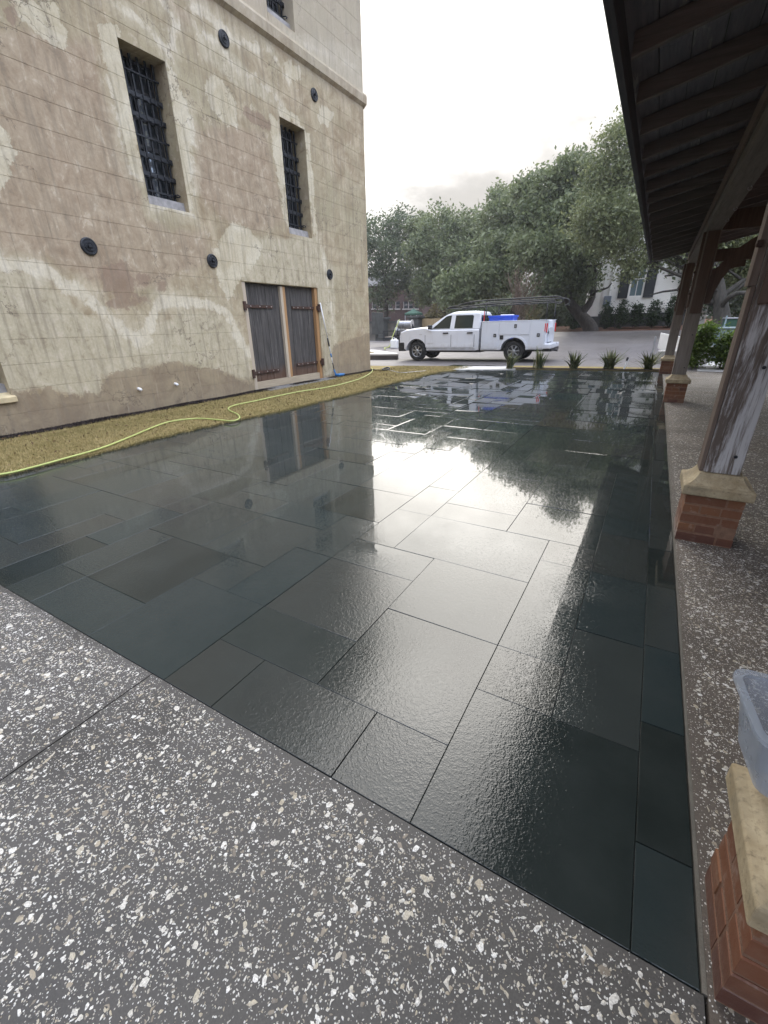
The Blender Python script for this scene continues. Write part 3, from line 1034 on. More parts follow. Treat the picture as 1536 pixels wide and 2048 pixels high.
def scatter_blades(name, n, x0, x1, y0, y1, poly, mat, hmin, hmax, wid, zf, parent=None, lean=0.9):
    x = NPR.uniform(x0, x1, n)
    y = NPR.uniform(y0, y1, n)
    k = inpoly(x, y, poly)
    x, y = x[k], y[k]
    n = len(x)
    z = np.array([zf(a, b) for a, b in zip(x, y)])
    h = NPR.uniform(hmin, hmax, n)
    th = NPR.uniform(0, 2 * math.pi, n)
    ln = NPR.uniform(0.2, lean, n) * h * 1.3
    w = wid * NPR.uniform(0.6, 1.4, n)
    ph = NPR.uniform(0, 2 * math.pi, n)
    P = np.zeros((n, 3, 3))
    P[:, 0] = np.stack([x - np.cos(th) * w, y - np.sin(th) * w, z], 1)
    P[:, 1] = np.stack([x + np.cos(th) * w, y + np.sin(th) * w, z], 1)
    P[:, 2] = np.stack([x + np.cos(ph) * ln, y + np.sin(ph) * ln, z + h], 1)
    o = fast_mesh(name, P.reshape(-1, 3), np.arange(3 * n).reshape(-1, 3), mat, parent)
    o['kind'] = 'stuff'
    return o


scatter_blades('grass', 120000, -8.4, -5.6, 0.5, 16.2, lawn_poly, M['blade'], 0.010, 0.042, 0.0035, lambda x, y: 0.020, lawn)
ep = np.array([[q[0], q[1]] for q in pts])
ei = NPR.integers(0, len(ep), 14000)
ex, ey = ep[ei, 0] + NPR.normal(0.0, 0.028, 14000), ep[ei, 1] + NPR.uniform(-0.1, 0.1, 14000)
eh, eth = NPR.uniform(0.01, 0.05, 14000), NPR.uniform(0, 6.28, 14000)
EP = np.zeros((14000, 3, 3))
EP[:, 0] = np.stack([ex - 0.004 * np.cos(eth), ey - 0.004 * np.sin(eth), 0 * ex + 0.004], 1)
EP[:, 1] = np.stack([ex + 0.004 * np.cos(eth), ey + 0.004 * np.sin(eth), 0 * ex + 0.004], 1)
EP[:, 2] = np.stack([ex + NPR.normal(0.01, 0.02, 14000), ey + NPR.normal(0, 0.02, 14000), eh], 1)
eg = fast_mesh('edge_grass', EP.reshape(-1, 3), np.arange(42000).reshape(-1, 3), M['blade'], lawn)
eg['kind'] = 'stuff'
mulch_poly = [(-8.62, -3.0), (-8.22, -3.0), (-8.22, 8.0), (-8.28, 13.8), (-8.62, 13.8)]
mulch = poly_prism(mulch_poly, -0.05, 0.010).build('mulch_strip', M['mulch'])
struct(mulch, 'dark mulch strip along the foot of the building')


def scatter_chips(name, n, poly, x0, x1, y0, y1, mat, size, zf, parent):
    x = NPR.uniform(x0, x1, n)
    y = NPR.uniform(y0, y1, n)
    k = inpoly(x, y, poly)
    x, y = x[k], y[k]
    n = len(x)
    z = zf(x, y)
    A = NPR.normal(0, 1, (n, 3))
    A /= np.linalg.norm(A, axis=1)[:, None]
    B = np.cross(A, NPR.normal(0, 1, (n, 3)))
    B /= np.linalg.norm(B, axis=1)[:, None] + 1e-9
    s = size * NPR.uniform(0.5, 1.5, n)[:, None]
    c = np.stack([x, y, z], 1)
    P = np.stack([c - A * s, c + B * s * 0.4, c + A * s, c - B * s * 0.4], 1)
    o = fast_mesh(name, P.reshape(-1, 3), np.arange(4 * n).reshape(-1, 4), mat, parent)
    o['kind'] = 'stuff'
    return o


scatter_chips('mulch_chip', 26000, mulch_poly, -8.62, -8.2, 0.5, 13.8, M['mulchchip'], 0.020,
              lambda x, y: 0.014 + 0.04 * np.clip(1 - np.abs(x + 8.42) / 0.2, 0, 1) * (0.6 + 0.4 * np.sin(y * 3.3)), mulch)
scatter_chips('fallen_leaf', 1100, lawn_poly, -8.3, -5.6, 1.0, 15.5, M['fallenleaf'], 0.022, lambda x, y: 0.045 + 0 * x, lawn)
thr = MB().box(-8.60, -8.16, 8.35, 11.2, -0.03, 0.035).build('threshold_pad', M['gravel'], bevel=0.02)
struct(thr, 'rough grey threshold pad in front of the wooden doors')

# far end: pale strip, plant bed, kerbed island
strip = MB().add([(-5.9, 14.9, 0.026), (-3.95, 15.75, 0.026), (-4.1, 16.75, 0.026), (-6.0, 16.3, 0.026), (-5.9, 14.9, -0.1), (-3.95, 15.75, -0.1), (-4.1, 16.75, -0.1), (-6.0, 16.3, -0.1)],
                 [(0, 1, 2, 3), (4, 5, 1, 0), (5, 6, 2, 1), (6, 7, 3, 2), (7, 4, 0, 3)]).build('pale_path', M['slab'])
struct(strip, 'short pale concrete path between lawn and driveway')
bed_poly = [(-4.1, 15.95), (0.42, 16.85), (0.42, 17.9), (-4.3, 17.0)]
bed = poly_prism(bed_poly, -0.1, 0.03).build('plant_bed', M['lawn'])
struct(bed, 'narrow planting bed along the far edge of the patio')
mb = MB()
mb.add([(-4.12, 15.93, 0.035), (0.42, 16.83, 0.035), (0.42, 17.08, 0.05), (-4.12, 16.2, 0.05)], [(0, 1, 2, 3)])
mb.build('bed_mulch', M['mulch'], bed)
island = thing('kerb_island', 'raised white kerbed lawn island beside the front of the truck', 'kerb', (0, 0, 0))
isl = [(-17, 17.2), (-11.2, 18.35), (-10.15, 18.75), (-10.4, 19.3), (-13.0, 21.5), (-17, 22.5)]
poly_prism(isl, -0.1, 0.17).build('kerb_face', M['kerbdark'], island)
poly_prism(isl, 0.171, 0.23).build('kerb', M['kerb'], island)
poly_prism([(-17, 18.0), (-11.6, 19.1), (-13.4, 20.9), (-17, 21.6)], 0.225, 0.25).build('grass_patch', M['lawn'], island)

# ------------------------------------------------------------------ the stucco building
XW = -8.6
jail = thing('stucco_building', 'tall old building with stained tan stucco walls and barred windows', 'building', (XW - 5, 5, 0))
JO = Vector(jail.location)


def jb(mb, name, mat, parent=None, **kw):
    """build a mesh given in world metres as a child of the building (or of one of its parts)"""
    o = mb.build(name, mat, parent or jail, **kw)
    if parent is None:
        o.location = -JO
    return o


WIN = [(2.0, 3.12, 0.60, 2.7), (6.22, 7.10, 3.66, 5.95), (10.10, 11.02, 3.70, 6.04), (10.02, 10.92, 7.80, 9.95), (6.22, 7.10, 7.80, 9.95)]
DOOR = (8.24, 11.10, -0.2, 2.50)
OPEN = WIN + [DOOR]
YA, YB, ZT = -4.0, 13.85, 13.2


def cut_rects(y0, y1, z0, z1, opens):
    rs = [(y0, y1, z0, z1)]
    for oy0, oy1, oz0, oz1 in opens:
        nr = []
        for a, b, c, d in rs:
            if oy0 >= b or oy1 <= a or oz0 >= d or oz1 <= c:
                nr.append((a, b, c, d))
                continue
            if a < oy0:
                nr.append((a, oy0, c, d))
            if b > oy1:
                nr.append((oy1, b, c, d))
            ya, yb = max(a, oy0), min(b, oy1)
            if c < oz0:
                nr.append((ya, yb, c, oz0))
            if d > oz1:
                nr.append((ya, yb, oz1, d))
        rs = nr
    return rs


wall = MB()
ys = sorted({YA, YB} | {v for o in OPEN for v in o[:2]})
zs = sorted({-0.2, ZT} | {v for o in OPEN for v in o[2:] if v > -0.2})
for i in range(len(ys) - 1):
    zrun = None
    for j in range(len(zs) - 1):
        cy, cz = (ys[i] + ys[i + 1]) / 2, (zs[j] + zs[j + 1]) / 2
        if any(o[0] < cy < o[1] and o[2] < cz < o[3] for o in OPEN):
            continue
        wall.box(XW - 0.62, XW - 0.0065, ys[i], ys[i + 1], zs[j], zs[j + 1])
wall.box(-19.0, XW - 0.62, 13.25, 13.846, -0.2, ZT)
wall.box(-19.0, XW - 0.62, YA, YA + 0.6, -0.2, ZT)
wall.box(-19.6, -19.0, YA, 13.846, -0.2, ZT)
jb(wall, 'wall', M['stucco'])
jb(MB().box(-19.8, XW + 0.18, YA - 0.2, 14.05, ZT, ZT + 0.35), 'cornice', M['stucco'])

# repairs and stains traced from the wall itself, in metres on the wall face
PATCH = {
    'cream': [
        [(10, -5), (112, 2), (137, 70), (131, 105), (110, 100), (80, 70), (45, 45)],
        [(0, 250), (14, 268), (32, 300), (27, 345), (0, 385), (-60, 390), (-60, 250)],
        [(195, 48), (240, 48), (241, 80), (293, 385), (283, 360), (262, 345), (250, 310), (236, 230), (216, 150), (195, 80)],
        [(333, 118), (352, 160), (375, 215), (383, 290), (386, 425), (372, 418), (350, 270), (333, 122)],
        [(408, 165), (415, 148), (440, 155), (470, 190), (476, 230), (470, 257), (450, 250), (430, 225), (412, 195)],
        [(538, 228), (558, 235), (577, 452), (568, 440), (558, 380), (546, 300)],
        [(560, 212), (596, 232), (606, 258), (560, 238)],
        [(578, 118), (602, 140), (598, 165), (580, 160), (562, 128)],
        [(428, 505), (445, 462), (470, 445), (500, 460), (530, 492), (500, 540), (482, 562), (455, 600), (438, 560)],
        [(608, 260), (618, 262), (636, 470), (626, 470)],
        [(500, 205), (514, 214), (508, 232), (494, 222)], [(640, 205), (668, 225), (655, 255), (635, 240)],
        [(0, 782), (38, 792), (32, 808), (0, 806)],
    ],
    'pale': [
        [(-40, 540), (60, 545), (100, 565), (160, 620), (250, 672), (290, 695), (320, 655), (360, 625), (440, 625), (470, 655), (500, 720), (500, 762), (420, 738), (360, 722), (250, 745), (205, 750), (205, 788), (150, 790), (100, 775), (-40, 790)],
        [(500, 470), (560, 478), (632, 470), (668, 540), (676, 748), (652, 752), (632, 570), (482, 562)],
        [(555, 60), (720, 95), (724, 190), (640, 130), (560, 70)],
        [(400, 50), (470, 110), (540, 190), (560, 215), (470, 170), (400, 110)],
    ],
    'damp': [
        [(-60, 795), (100, 777), (130, 792), (170, 788), (206, 788), (206, 762), (240, 744), (300, 734), (345, 724), (400, 735), (440, 741), (506, 768), (515, 778), (742, 738), (742, 760), (500, 800), (-60, 910)],
        [(664, 690), (742, 665), (742, 760), (664, 770)],
    ],
    'brown': [
        [(195, 535), (230, 520), (252, 528), (265, 560), (268, 598), (236, 606), (222, 590), (200, 565)],
        [(276, 548), (300, 550), (304, 566), (290, 574), (278, 564)], [(318, 564), (331, 566), (332, 580), (320, 580)],
        [(210, 600), (300, 590), (310, 608), (250, 618), (215, 615)],
        [(490, 210), (520, 225), (545, 245), (540, 262), (510, 250), (488, 232)],
        [(0, 0), (30, 10), (40, 60), (10, 40)],
    ],
    'pink': [
        [(-60, 60), (60, 50), (190, 90), (230, 240), (280, 360), (290, 440), (410, 470), (420, 520), (300, 580), (180, 560), (60, 520), (-60, 510)],
        [(390, 250), (530, 260), (570, 440), (520, 470), (440, 440), (400, 400), (380, 320)],
        [(330, 0), (460, 60), (400, 30), (360, 60)],
    ],
}
STROKE = {
    'rim': [
        ([(-40, 527), (60, 531), (95, 541), (112, 557), (128, 574), (158, 585), (190, 612), (220, 637), (252, 668), (275, 672), (296, 660), (308, 625), (318, 604), (350, 602), (400, 606), (435, 615), (455, 628), (470, 660), (486, 690), (496, 704)], 0.115),
        ([(150, 572), (170, 592), (205, 625)], 0.11),
        ([(270, 684), (298, 680)], 0.12),
        ([(235, 12), (270, 35), (300, 60), (325, 90), (342, 112)], 0.07),
        ([(320, -5), (340, 25), (353, 45), (350, 70), (338, 108)], 0.07),
        ([(388, 25), (402, 20), (432, 45), (456, 65), (470, 85), (500, 92), (520, 96)], 0.08),
        ([(386, 30), (392, 60), (420, 76), (440, 90), (460, 122), (482, 145), (512, 150), (540, 182), (562, 212)], 0.06),
        ([(535, 92), (550, 115), (570, 150), (580, 160)], 0.06),
        ([(215, 150), (226, 200), (240, 260), (252, 320), (266, 348), (284, 362)], 0.05),
        ([(375, 215), (383, 260), (385, 330), (388, 400)], 0.05),
        ([(300, 416), (340, 414), (386, 430)], 0.05),
        ([(640, 480), (652, 540), (664, 620), (672, 700)], 0.05),
        ([(560, 240), (566, 320), (575, 420)], 0.03),
        ([(610, 90), (660, 110), (712, 135)], 0.06),
    ],
}
PATCH_W = {k: [[onwall(*p) for p in poly] for poly in v] for k, v in PATCH.items()}
STROKE_W = {k: [([onwall(*p) for p in ln], w) for ln, w in v] for k, v in STROKE.items()}


def segdist(P, a, b):
    a, b = np.array(a), np.array(b)
    d = b - a
    t = np.clip(((P - a) @ d) / max(1e-9, d @ d), 0, 1)
    return np.linalg.norm(P - (a + t[:, None] * d), axis=1)


def mask_values(P):
    out = {}
    R = 0.25
    for k, polys in PATCH_W.items():
        best = np.full(len(P), 9.0)
        for poly in polys:
            d = np.full(len(P), 9.0)
            for i in range(len(poly)):
                d = np.minimum(d, segdist(P, poly[i], poly[(i + 1) % len(poly)]))
            ins = inpoly(P[:, 0], P[:, 1], poly)
            best = np.minimum(best, np.where(ins, -d, d))
        out[k] = np.clip(0.5 - best / (2 * R), 0, 1)
    for k, lines in STROKE_W.items():
        best = np.full(len(P), 9.0)
        for ln, w in lines:
            for a, b in zip(ln[:-1], ln[1:]):
                best = np.minimum(best, segdist(P, a, b) - w)
        out[k] = np.clip(0.5 - best / (2 * R), 0, 1)
    # damp foot continues along the unseen length of wall
    out['damp'] = np.maximum(out['damp'], np.clip(0.5 - (P[:, 1] - 0.55) / 0.5, 0, 1) * (P[:, 0] < 2.0))
    return out


def block_mesh(parts, joint=0.0006):
    """front faces in a 9 cm grid (for the stain masks) with chamfered joints all round"""
    V, Fc = [], []
    for (a, b, c, d) in parts:
        a2, b2, c2, d2 = a + 0.0002, b - 0.0002, c + joint, d - joint
        if b2 - a2 < 0.02 or d2 - c2 < 0.02:
            continue
        nyy, nzz = max(1, round((b2 - a2) / 0.10)), max(1, round((d2 - c2) / 0.10))
        o = len(V)
        yy, zz = np.linspace(a2 + 0.0008, b2 - 0.0008, nyy + 1), np.linspace(c2 + 0.002, d2 - 0.002, nzz + 1)
        for z in zz:
            for y in yy:
                V.append((XW, y, z))
        for j in range(nzz):
            for i in range(nyy):
                Fc.append((o + j * (nyy + 1) + i, o + j * (nyy + 1) + i + 1, o + (j + 1) * (nyy + 1) + i + 1, o + (j + 1) * (nyy + 1) + i))
        c0 = [o, o + nyy, o + (nzz + 1) * (nyy + 1) - 1, o + nzz * (nyy + 1)]
        ring = len(V)
        V += [(XW - 0.0055, a2, c2), (XW - 0.0055, b2, c2), (XW - 0.0055, b2, d2), (XW - 0.0055, a2, d2)]
        bot = [o + i for i in range(nyy + 1)]
        rgt = [o + j * (nyy + 1) + nyy for j in range(nzz + 1)]
        top = [o + nzz * (nyy + 1) + i for i in range(nyy, -1, -1)]
        lft = [o + j * (nyy + 1) for j in range(nzz, -1, -1)]
        for run, e0, e1 in ((bot, 0, 1), (rgt, 1, 2), (top, 2, 3), (lft, 3, 0)):
            Fc.append(tuple([ring + e0, ring + e1] + run[::-1]))
    return V, Fc


CH = 0.3655
course = []
z = -0.05
while z < 7.2:
    course.append((z, min(z + CH, 7.295)))
    z += CH
z = 7.63
while z < ZT - 0.05:
    course.append((z, min(z + CH, ZT)))
    z += CH
blocks, rest = [], []
BWID = 1.13
for ci, (z0, z1) in enumerate(course):
    y = YA + (ci % 2) * BWID / 2 - BWID / 2 - 0.12
    while y < YB:
        a, b = max(y, YA), min(y + BWID, YB)
        y += BWID
        if b - a < 0.05:
            continue
        prt = cut_rects(a, b, z0, z1, OPEN)
        if not prt:
            continue
        (blocks if (b > 2.6 and z0 < 9.6) else rest).extend([q] for q in prt)
print('blocks', len(blocks))


def add_masks(me, V):
    P = np.array(V)[:, 1:3]
    for k, v in mask_values(P).items():
        at_ = me.attributes.new(k, 'FLOAT', 'POINT')
        at_.data.foreach_set('value', v.astype(np.float32))


for prt in blocks:
    V, Fc = block_mesh(prt)
    if not V:
        continue
    me = bpy.data.meshes.new('block')
    me.from_pydata(V, [], Fc)
    me.materials.append(M['stucco'])
    add_masks(me, V)
    o = link('block', me, jail)
    o.location = -JO + Vector((RNG.uniform(-0.0006, 0.0006), 0, 0))
V, Fc = block_mesh([p for prt in rest for p in prt])
me = bpy.data.meshes.new('upper_blocks')
me.from_pydata(V, [], Fc)
me.materials.append(M['stucco'])
add_masks(me, V)
o = link('upper_blocks', me, jail)
o.location = -JO
o['kind'] = 'stuff'

# string course
sc_ = MB()
prof = [(XW - 0.03, 7.30), (XW + 0.075, 7.385), (XW + 0.085, 7.55), (XW + 0.07, 7.60), (XW - 0.03, 7.628)]
n = len(prof)
sc_.add([(x, YA, zz) for x, zz in prof] + [(x, YB + 0.07, zz) for x, zz in prof],
        [tuple(range(n)), tuple(range(2 * n - 1, n - 1, -1))] + [(i, (i + 1) % n, n + (i + 1) % n, n + i) for i in range(n)])
jb(sc_, 'string_course', M['stucco'])


def barred_window(o4, rows, glow=False):
    y0, y1, z0, z1 = o4
    sill = MB().add([(XW - 0.45, y0, z0), (XW - 0.10, y0, z0), (XW - 0.10, y1, z0), (XW - 0.45, y1, z0),
                     (XW - 0.45, y0, z0 + 0.19), (XW - 0.13, y0, z0 + 0.17), (XW - 0.13, y1, z0 + 0.17), (XW - 0.45, y1, z0 + 0.19)],
                    [(0, 3, 2, 1), (4, 5, 6, 7), (0, 1, 5, 4), (1, 2, 6, 5), (2, 3, 7, 6), (3, 0, 4, 7)])
    zb = z0 + 0.18
    fr = MB()
    xf = XW - 0.50
    for a, b in ((y0, y0 + 0.06), (y1 - 0.06, y1), ((y0 + y1) / 2 - 0.022, (y0 + y1) / 2 + 0.022)):
        fr.box(xf, xf + 0.06, a, b, zb, z1)
    H = z1 - zb
    for i in range(rows + 1):
        zc = zb + H * i / rows
        hw = 0.035 if i in (0, rows, rows // 2) else 0.018
        fr.box(xf + 0.003, xf + 0.055, y0 + 0.06, (y0 + y1) / 2 - 0.022, max(zb, zc - hw), min(z1, zc + hw))
        for q in (0.25, 0.75):
            yq = y0 + 0.06 + (y1 - y0 - 0.12) * q
            if i < rows:
                fr.box(xf + 0.006, xf + 0.05, yq - 0.012, yq + 0.012, zb + H * i / rows + 0.036, zb + H * (i + 1) / rows - 0.036)
        fr.box(xf + 0.003, xf + 0.055, (y0 + y1) / 2 + 0.022, y1 - 0.06, max(zb, zc - hw), min(z1, zc + hw))
    w = jb(fr, 'window', M['sash'])
    sill.build('sill', M['stone_sill'], w, bevel=0.008)
    MB().box(XW - 0.9, XW - 0.62, y0 - 0.1, y1 + 0.1, z0 - 0.1, z1 + 0.1).build('dark_room', M['inside'], w)
    ye = [y0 + 0.06 + (y1 - y0 - 0.12) * q / 4 for q in range(5)]
    for i in range(rows):
        za, zc = zb + H * i / rows + 0.02, zb + H * (i + 1) / rows - 0.02
        for q in range(4):
            a, b = ye[q] + 0.011, ye[q + 1] - 0.011
            t = RNG.gauss(0, 0.004)
            lit = q == 2 and ((i < rows - 1 and y0 < 8) or i < 2)  # panes that get the sky-bright copy of the glass
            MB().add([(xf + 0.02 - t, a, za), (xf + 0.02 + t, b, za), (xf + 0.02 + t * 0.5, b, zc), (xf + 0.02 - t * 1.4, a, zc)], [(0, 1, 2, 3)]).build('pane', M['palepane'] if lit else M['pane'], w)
    nb = 6
    for i in range(nb):
        yb_ = y0 + (y1 - y0) * (i + 0.55) / nb
        MB().box(XW - 0.318, XW - 0.286, yb_ - 0.017, yb_ + 0.017, zb - 0.02, z1 + 0.01).build('bar', M['iron'], w)
    for fz, thick in ((0.115, 0), (0.27, 1), (0.41, 1), (0.55, 0), (0.685, 1), (0.825, 1), (0.95, 0)):
        zc = z1 - H * fz
        m_ = MB()
        hh = 0.042 if thick else 0.013
        m_.box(XW - 0.285, XW - 0.262, y0 - 0.03, y1 + 0.03, zc - hh, zc + hh)
        if thick:
            for i in range(nb):
                yb_ = y0 + (y1 - y0) * (i + 0.55) / nb
                m_.box(XW - 0.262, XW - 0.246, yb_ - 0.045, yb_ + 0.045, zc - 0.03, zc + 0.03)
        m_.build('strap', M['iron'], w)
    hk = MB().tube([(XW - 0.25, y1 - 0.10, zb + 0.12), (XW - 0.20, y1 - 0.05, zb + 0.13), (XW - 0.17, y1 - 0.03, zb + 0.11), (XW - 0.18, y1 - 0.06, zb + 0.08)], 0.012, 6)
    hk.build('hook', M['iron'], w, smooth=True)
    return w


for q in WIN:
    barred_window(q, 5)
jb(MB().add([(XW - 0.2, 2.0, 0.58), (XW + 0.05, 2.0, 0.50), (XW + 0.05, 3.16, 0.50), (XW - 0.2, 3.16, 0.58), (XW - 0.2, 2.0, 0.68), (XW + 0.05, 2.0, 0.585), (XW + 0.05, 3.16, 0.585), (XW - 0.2, 3.16, 0.68)],
            [(0, 3, 2, 1), (4, 5, 6, 7), (0, 1, 5, 4), (1, 2, 6, 5), (2, 3, 7, 6), (3, 0, 4, 7)]), 'sill_ledge', M['cream_sill'], bevel=0.01)

for px_, py_ in ((447, 78), (628, 190), (177, 493), (424, 522), (659, 549)):
    y, z = onwall(px_, py_)
    r = 0.135
    pl = MB().lathe([(r, 0.0), (r, 0.022), (r * 0.86, 0.034), (r * 0.80, 0.026), (r * 0.60, 0.026), (r * 0.54, 0.040), (r * 0.40, 0.040), (r * 0.36, 0.03), (0.028, 0.03), (0.028, 0.062), (0.012, 0.066)], (XW + 0.001, y, z), 'x', 24)
    p_ = jb(pl, 'tie_plate', M['iron'])
    MB().box(XW + 0.055, XW + 0.074, y - 0.03, y + 0.03, z - 0.012, z + 0.012).build('nut', M['iron'], p_)

for px_, py_ in ((277, 778), (350, 768)):
    y, z = onwall(px_, py_)
    jb(MB().tube([(XW - 0.05, y, z + 0.01), (XW + 0.05, y, z), (XW + 0.075, y + 0.01, z - 0.025)], 0.028, 12), 'drain_stub', M['whiteplastic'], smooth=True)

# double doors
dy0, dy1, dz0, dz1 = 8.24, 11.10, 0.06, 2.50
XD = XW - 0.10
mid = (dy0 + dy1) / 2 + 0.02
frm = MB()
frm.box(XD - 0.10, XW - 0.02, dy0, dy0 + 0.12, 0.0, dz1)
fr_o = jb(frm, 'door_jamb', M['palewood'])
jb(MB().box(XD - 0.10, XW - 0.03, dy1 - 0.12, dy1, 0.0, dz1), 'door_jamb', M['newwood'])
jb(MB().box(XD - 0.12, XW - 0.045, dy0 + 0.12, dy1 - 0.12, 0.03, 0.20), 'door_rail', M['railwood'])
jb(MB().box(XD - 0.14, XD - 0.02, dy0 + 0.12, dy1 - 0.12, dz1 - 0.03, dz1), 'door_rail', M['door'])
jb(MB().box(XD - 0.4, XD - 0.16, dy0, dy1, -0.1, dz1), 'dark_room', M['inside'])
for (a, b, hy, sgn) in ((dy0 + 0.125, mid - 0.10, dy0 + 0.03, 1), (mid + 0.10, dy1 - 0.125, dy1 - 0.03, -1)):
    dl = jb(MB().box(XD - 0.10, XD - 0.06, a, b, 0.205, dz1 - 0.032), 'door', M['door'])
    npk = 5
    for i in range(npk):
        p0, p1 = a + (b - a) * i / npk, a + (b - a) * (i + 1) / npk
        ins = RNG.uniform(0, 0.006)
        MB().box(XD - 0.06, XD - 0.02 - ins, p0 + 0.004, p1 - 0.004, 0.207, dz1 - 0.034).build('plank', M['door'], dl, bevel=0.003, seg=1)
    sy0, sy1 = (a, a + 0.10) if sgn < 0 else (b - 0.10, b)
    for zc in ((0.43 if sgn > 0 else 0.50), 1.98):
        y_end = hy + sgn * 1.02
        st = MB()
        st.box(XD - 0.02, XD + 0.012, min(hy, y_end), max(hy, y_end), zc - 0.035, zc + 0.035)
        st.lathe([(0.045, -0.10), (0.045, 0.10)], (XW + 0.01, hy - sgn * 0.03, zc), 'z', 12)
        st.box(XD, XW + 0.02, min(hy - sgn * .05, hy + sgn * 0.05), max(hy - sgn * .05, hy + sgn * 0.05), zc - 0.05, zc + 0.05)
        so = st.build('strap_hinge', M['rust'], dl)
        for q in (0.25, 0.55, 0.78, 0.95):
            MB().lathe([(0.018, 0.0), (0.014, 0.012), (0.004, 0.016)], (XD + 0.012, hy + sgn * 1.02 * q, zc), 'x', 8).build('bolt', M['bolt'], dl)
ms = jb(MB().box(XD - 0.09, XW - 0.05, mid - 0.10, mid - 0.012, 0.205, dz1 - 0.032), 'door_stile', M['palewood'])
jb(MB().box(XD - 0.09, XW - 0.06, mid - 0.008, mid + 0.09, 0.205, dz1 - 0.032), 'door_stile', M['newwood'])
jb(MB().box(XD - 0.05, XW - 0.058, mid - 0.012, mid - 0.008, 0.21, dz1 - 0.04), 'door_gap', M['rust'])

# ------------------------------------------------------------------ the open timber pavilion
shed = thing('timber_pavilion', 'open timber pavilion with dark board roof on brick piers beside the patio', 'pavilion', (0.6, 8, 0))
SO = Vector(shed.location)


def sb(mb, name, mat, parent=None, **kw):
    o = mb.build(name, mat, parent or shed, **kw)
    if parent is None:
        o.location = -SO
    return o


EX, EZ, RX, SLOPE = -0.50, 3.05, 3.8, 0.215
YR0, YR1 = -3.6, 16.75
rz = lambda x: EZ + (x - EX) * SLOPE            # underside of the rafters
BX0, BX1, BZ0, BZ1 = 0.42, 0.66, 2.93, 3.25
PIERS = [(0.83, 0.30, 0.42), (3.66, 0.345, 0.405), (10.48, 0.345, 0.37), (16.05, 0.345, 0.30)]
BR_L, BR_W, BR_H, JT = 0.195, 0.095, 0.062, 0.011
brick_me = {}


def brick_obj(x0, x1, y0, y1, z0, z1, parent):
    d = (round(x1 - x0, 3), round(y1 - y0, 3), round(z1 - z0, 3))
    if d not in brick_me:
        a, b, c, e = d[0] / 2, d[1] / 2, d[2] / 2, 0.004
        vs = []
        for zz, k in ((-c, e), (-c + e, 0), (c - e, 0), (c, e)):
            vs += [(-a + k, -b + k, zz), (a - k, -b + k, zz), (a - k, b - k, zz), (-a + k, b - k, zz)]
        fs = [(3, 2, 1, 0), (12, 13, 14, 15)]
        for kk in (0, 4, 8):
            for i in range(4):
                fs.append((kk + i, kk + (i + 1) % 4, kk + 4 + (i + 1) % 4, kk + 4 + i))
        me = bpy.data.meshes.new('brick')
        me.from_pydata(vs, [], fs)
        me.materials.append(M['brick'])
        brick_me[d] = me
    o = link('brick', brick_me[d], parent)
    o.location = ((x0 + x1) / 2 + RNG.gauss(0, 0.0012), (y0 + y1) / 2 + RNG.gauss(0, 0.0012), (z0 + z1) / 2)
    o.rotation_euler = (0, 0, RNG.gauss(0, 0.006))


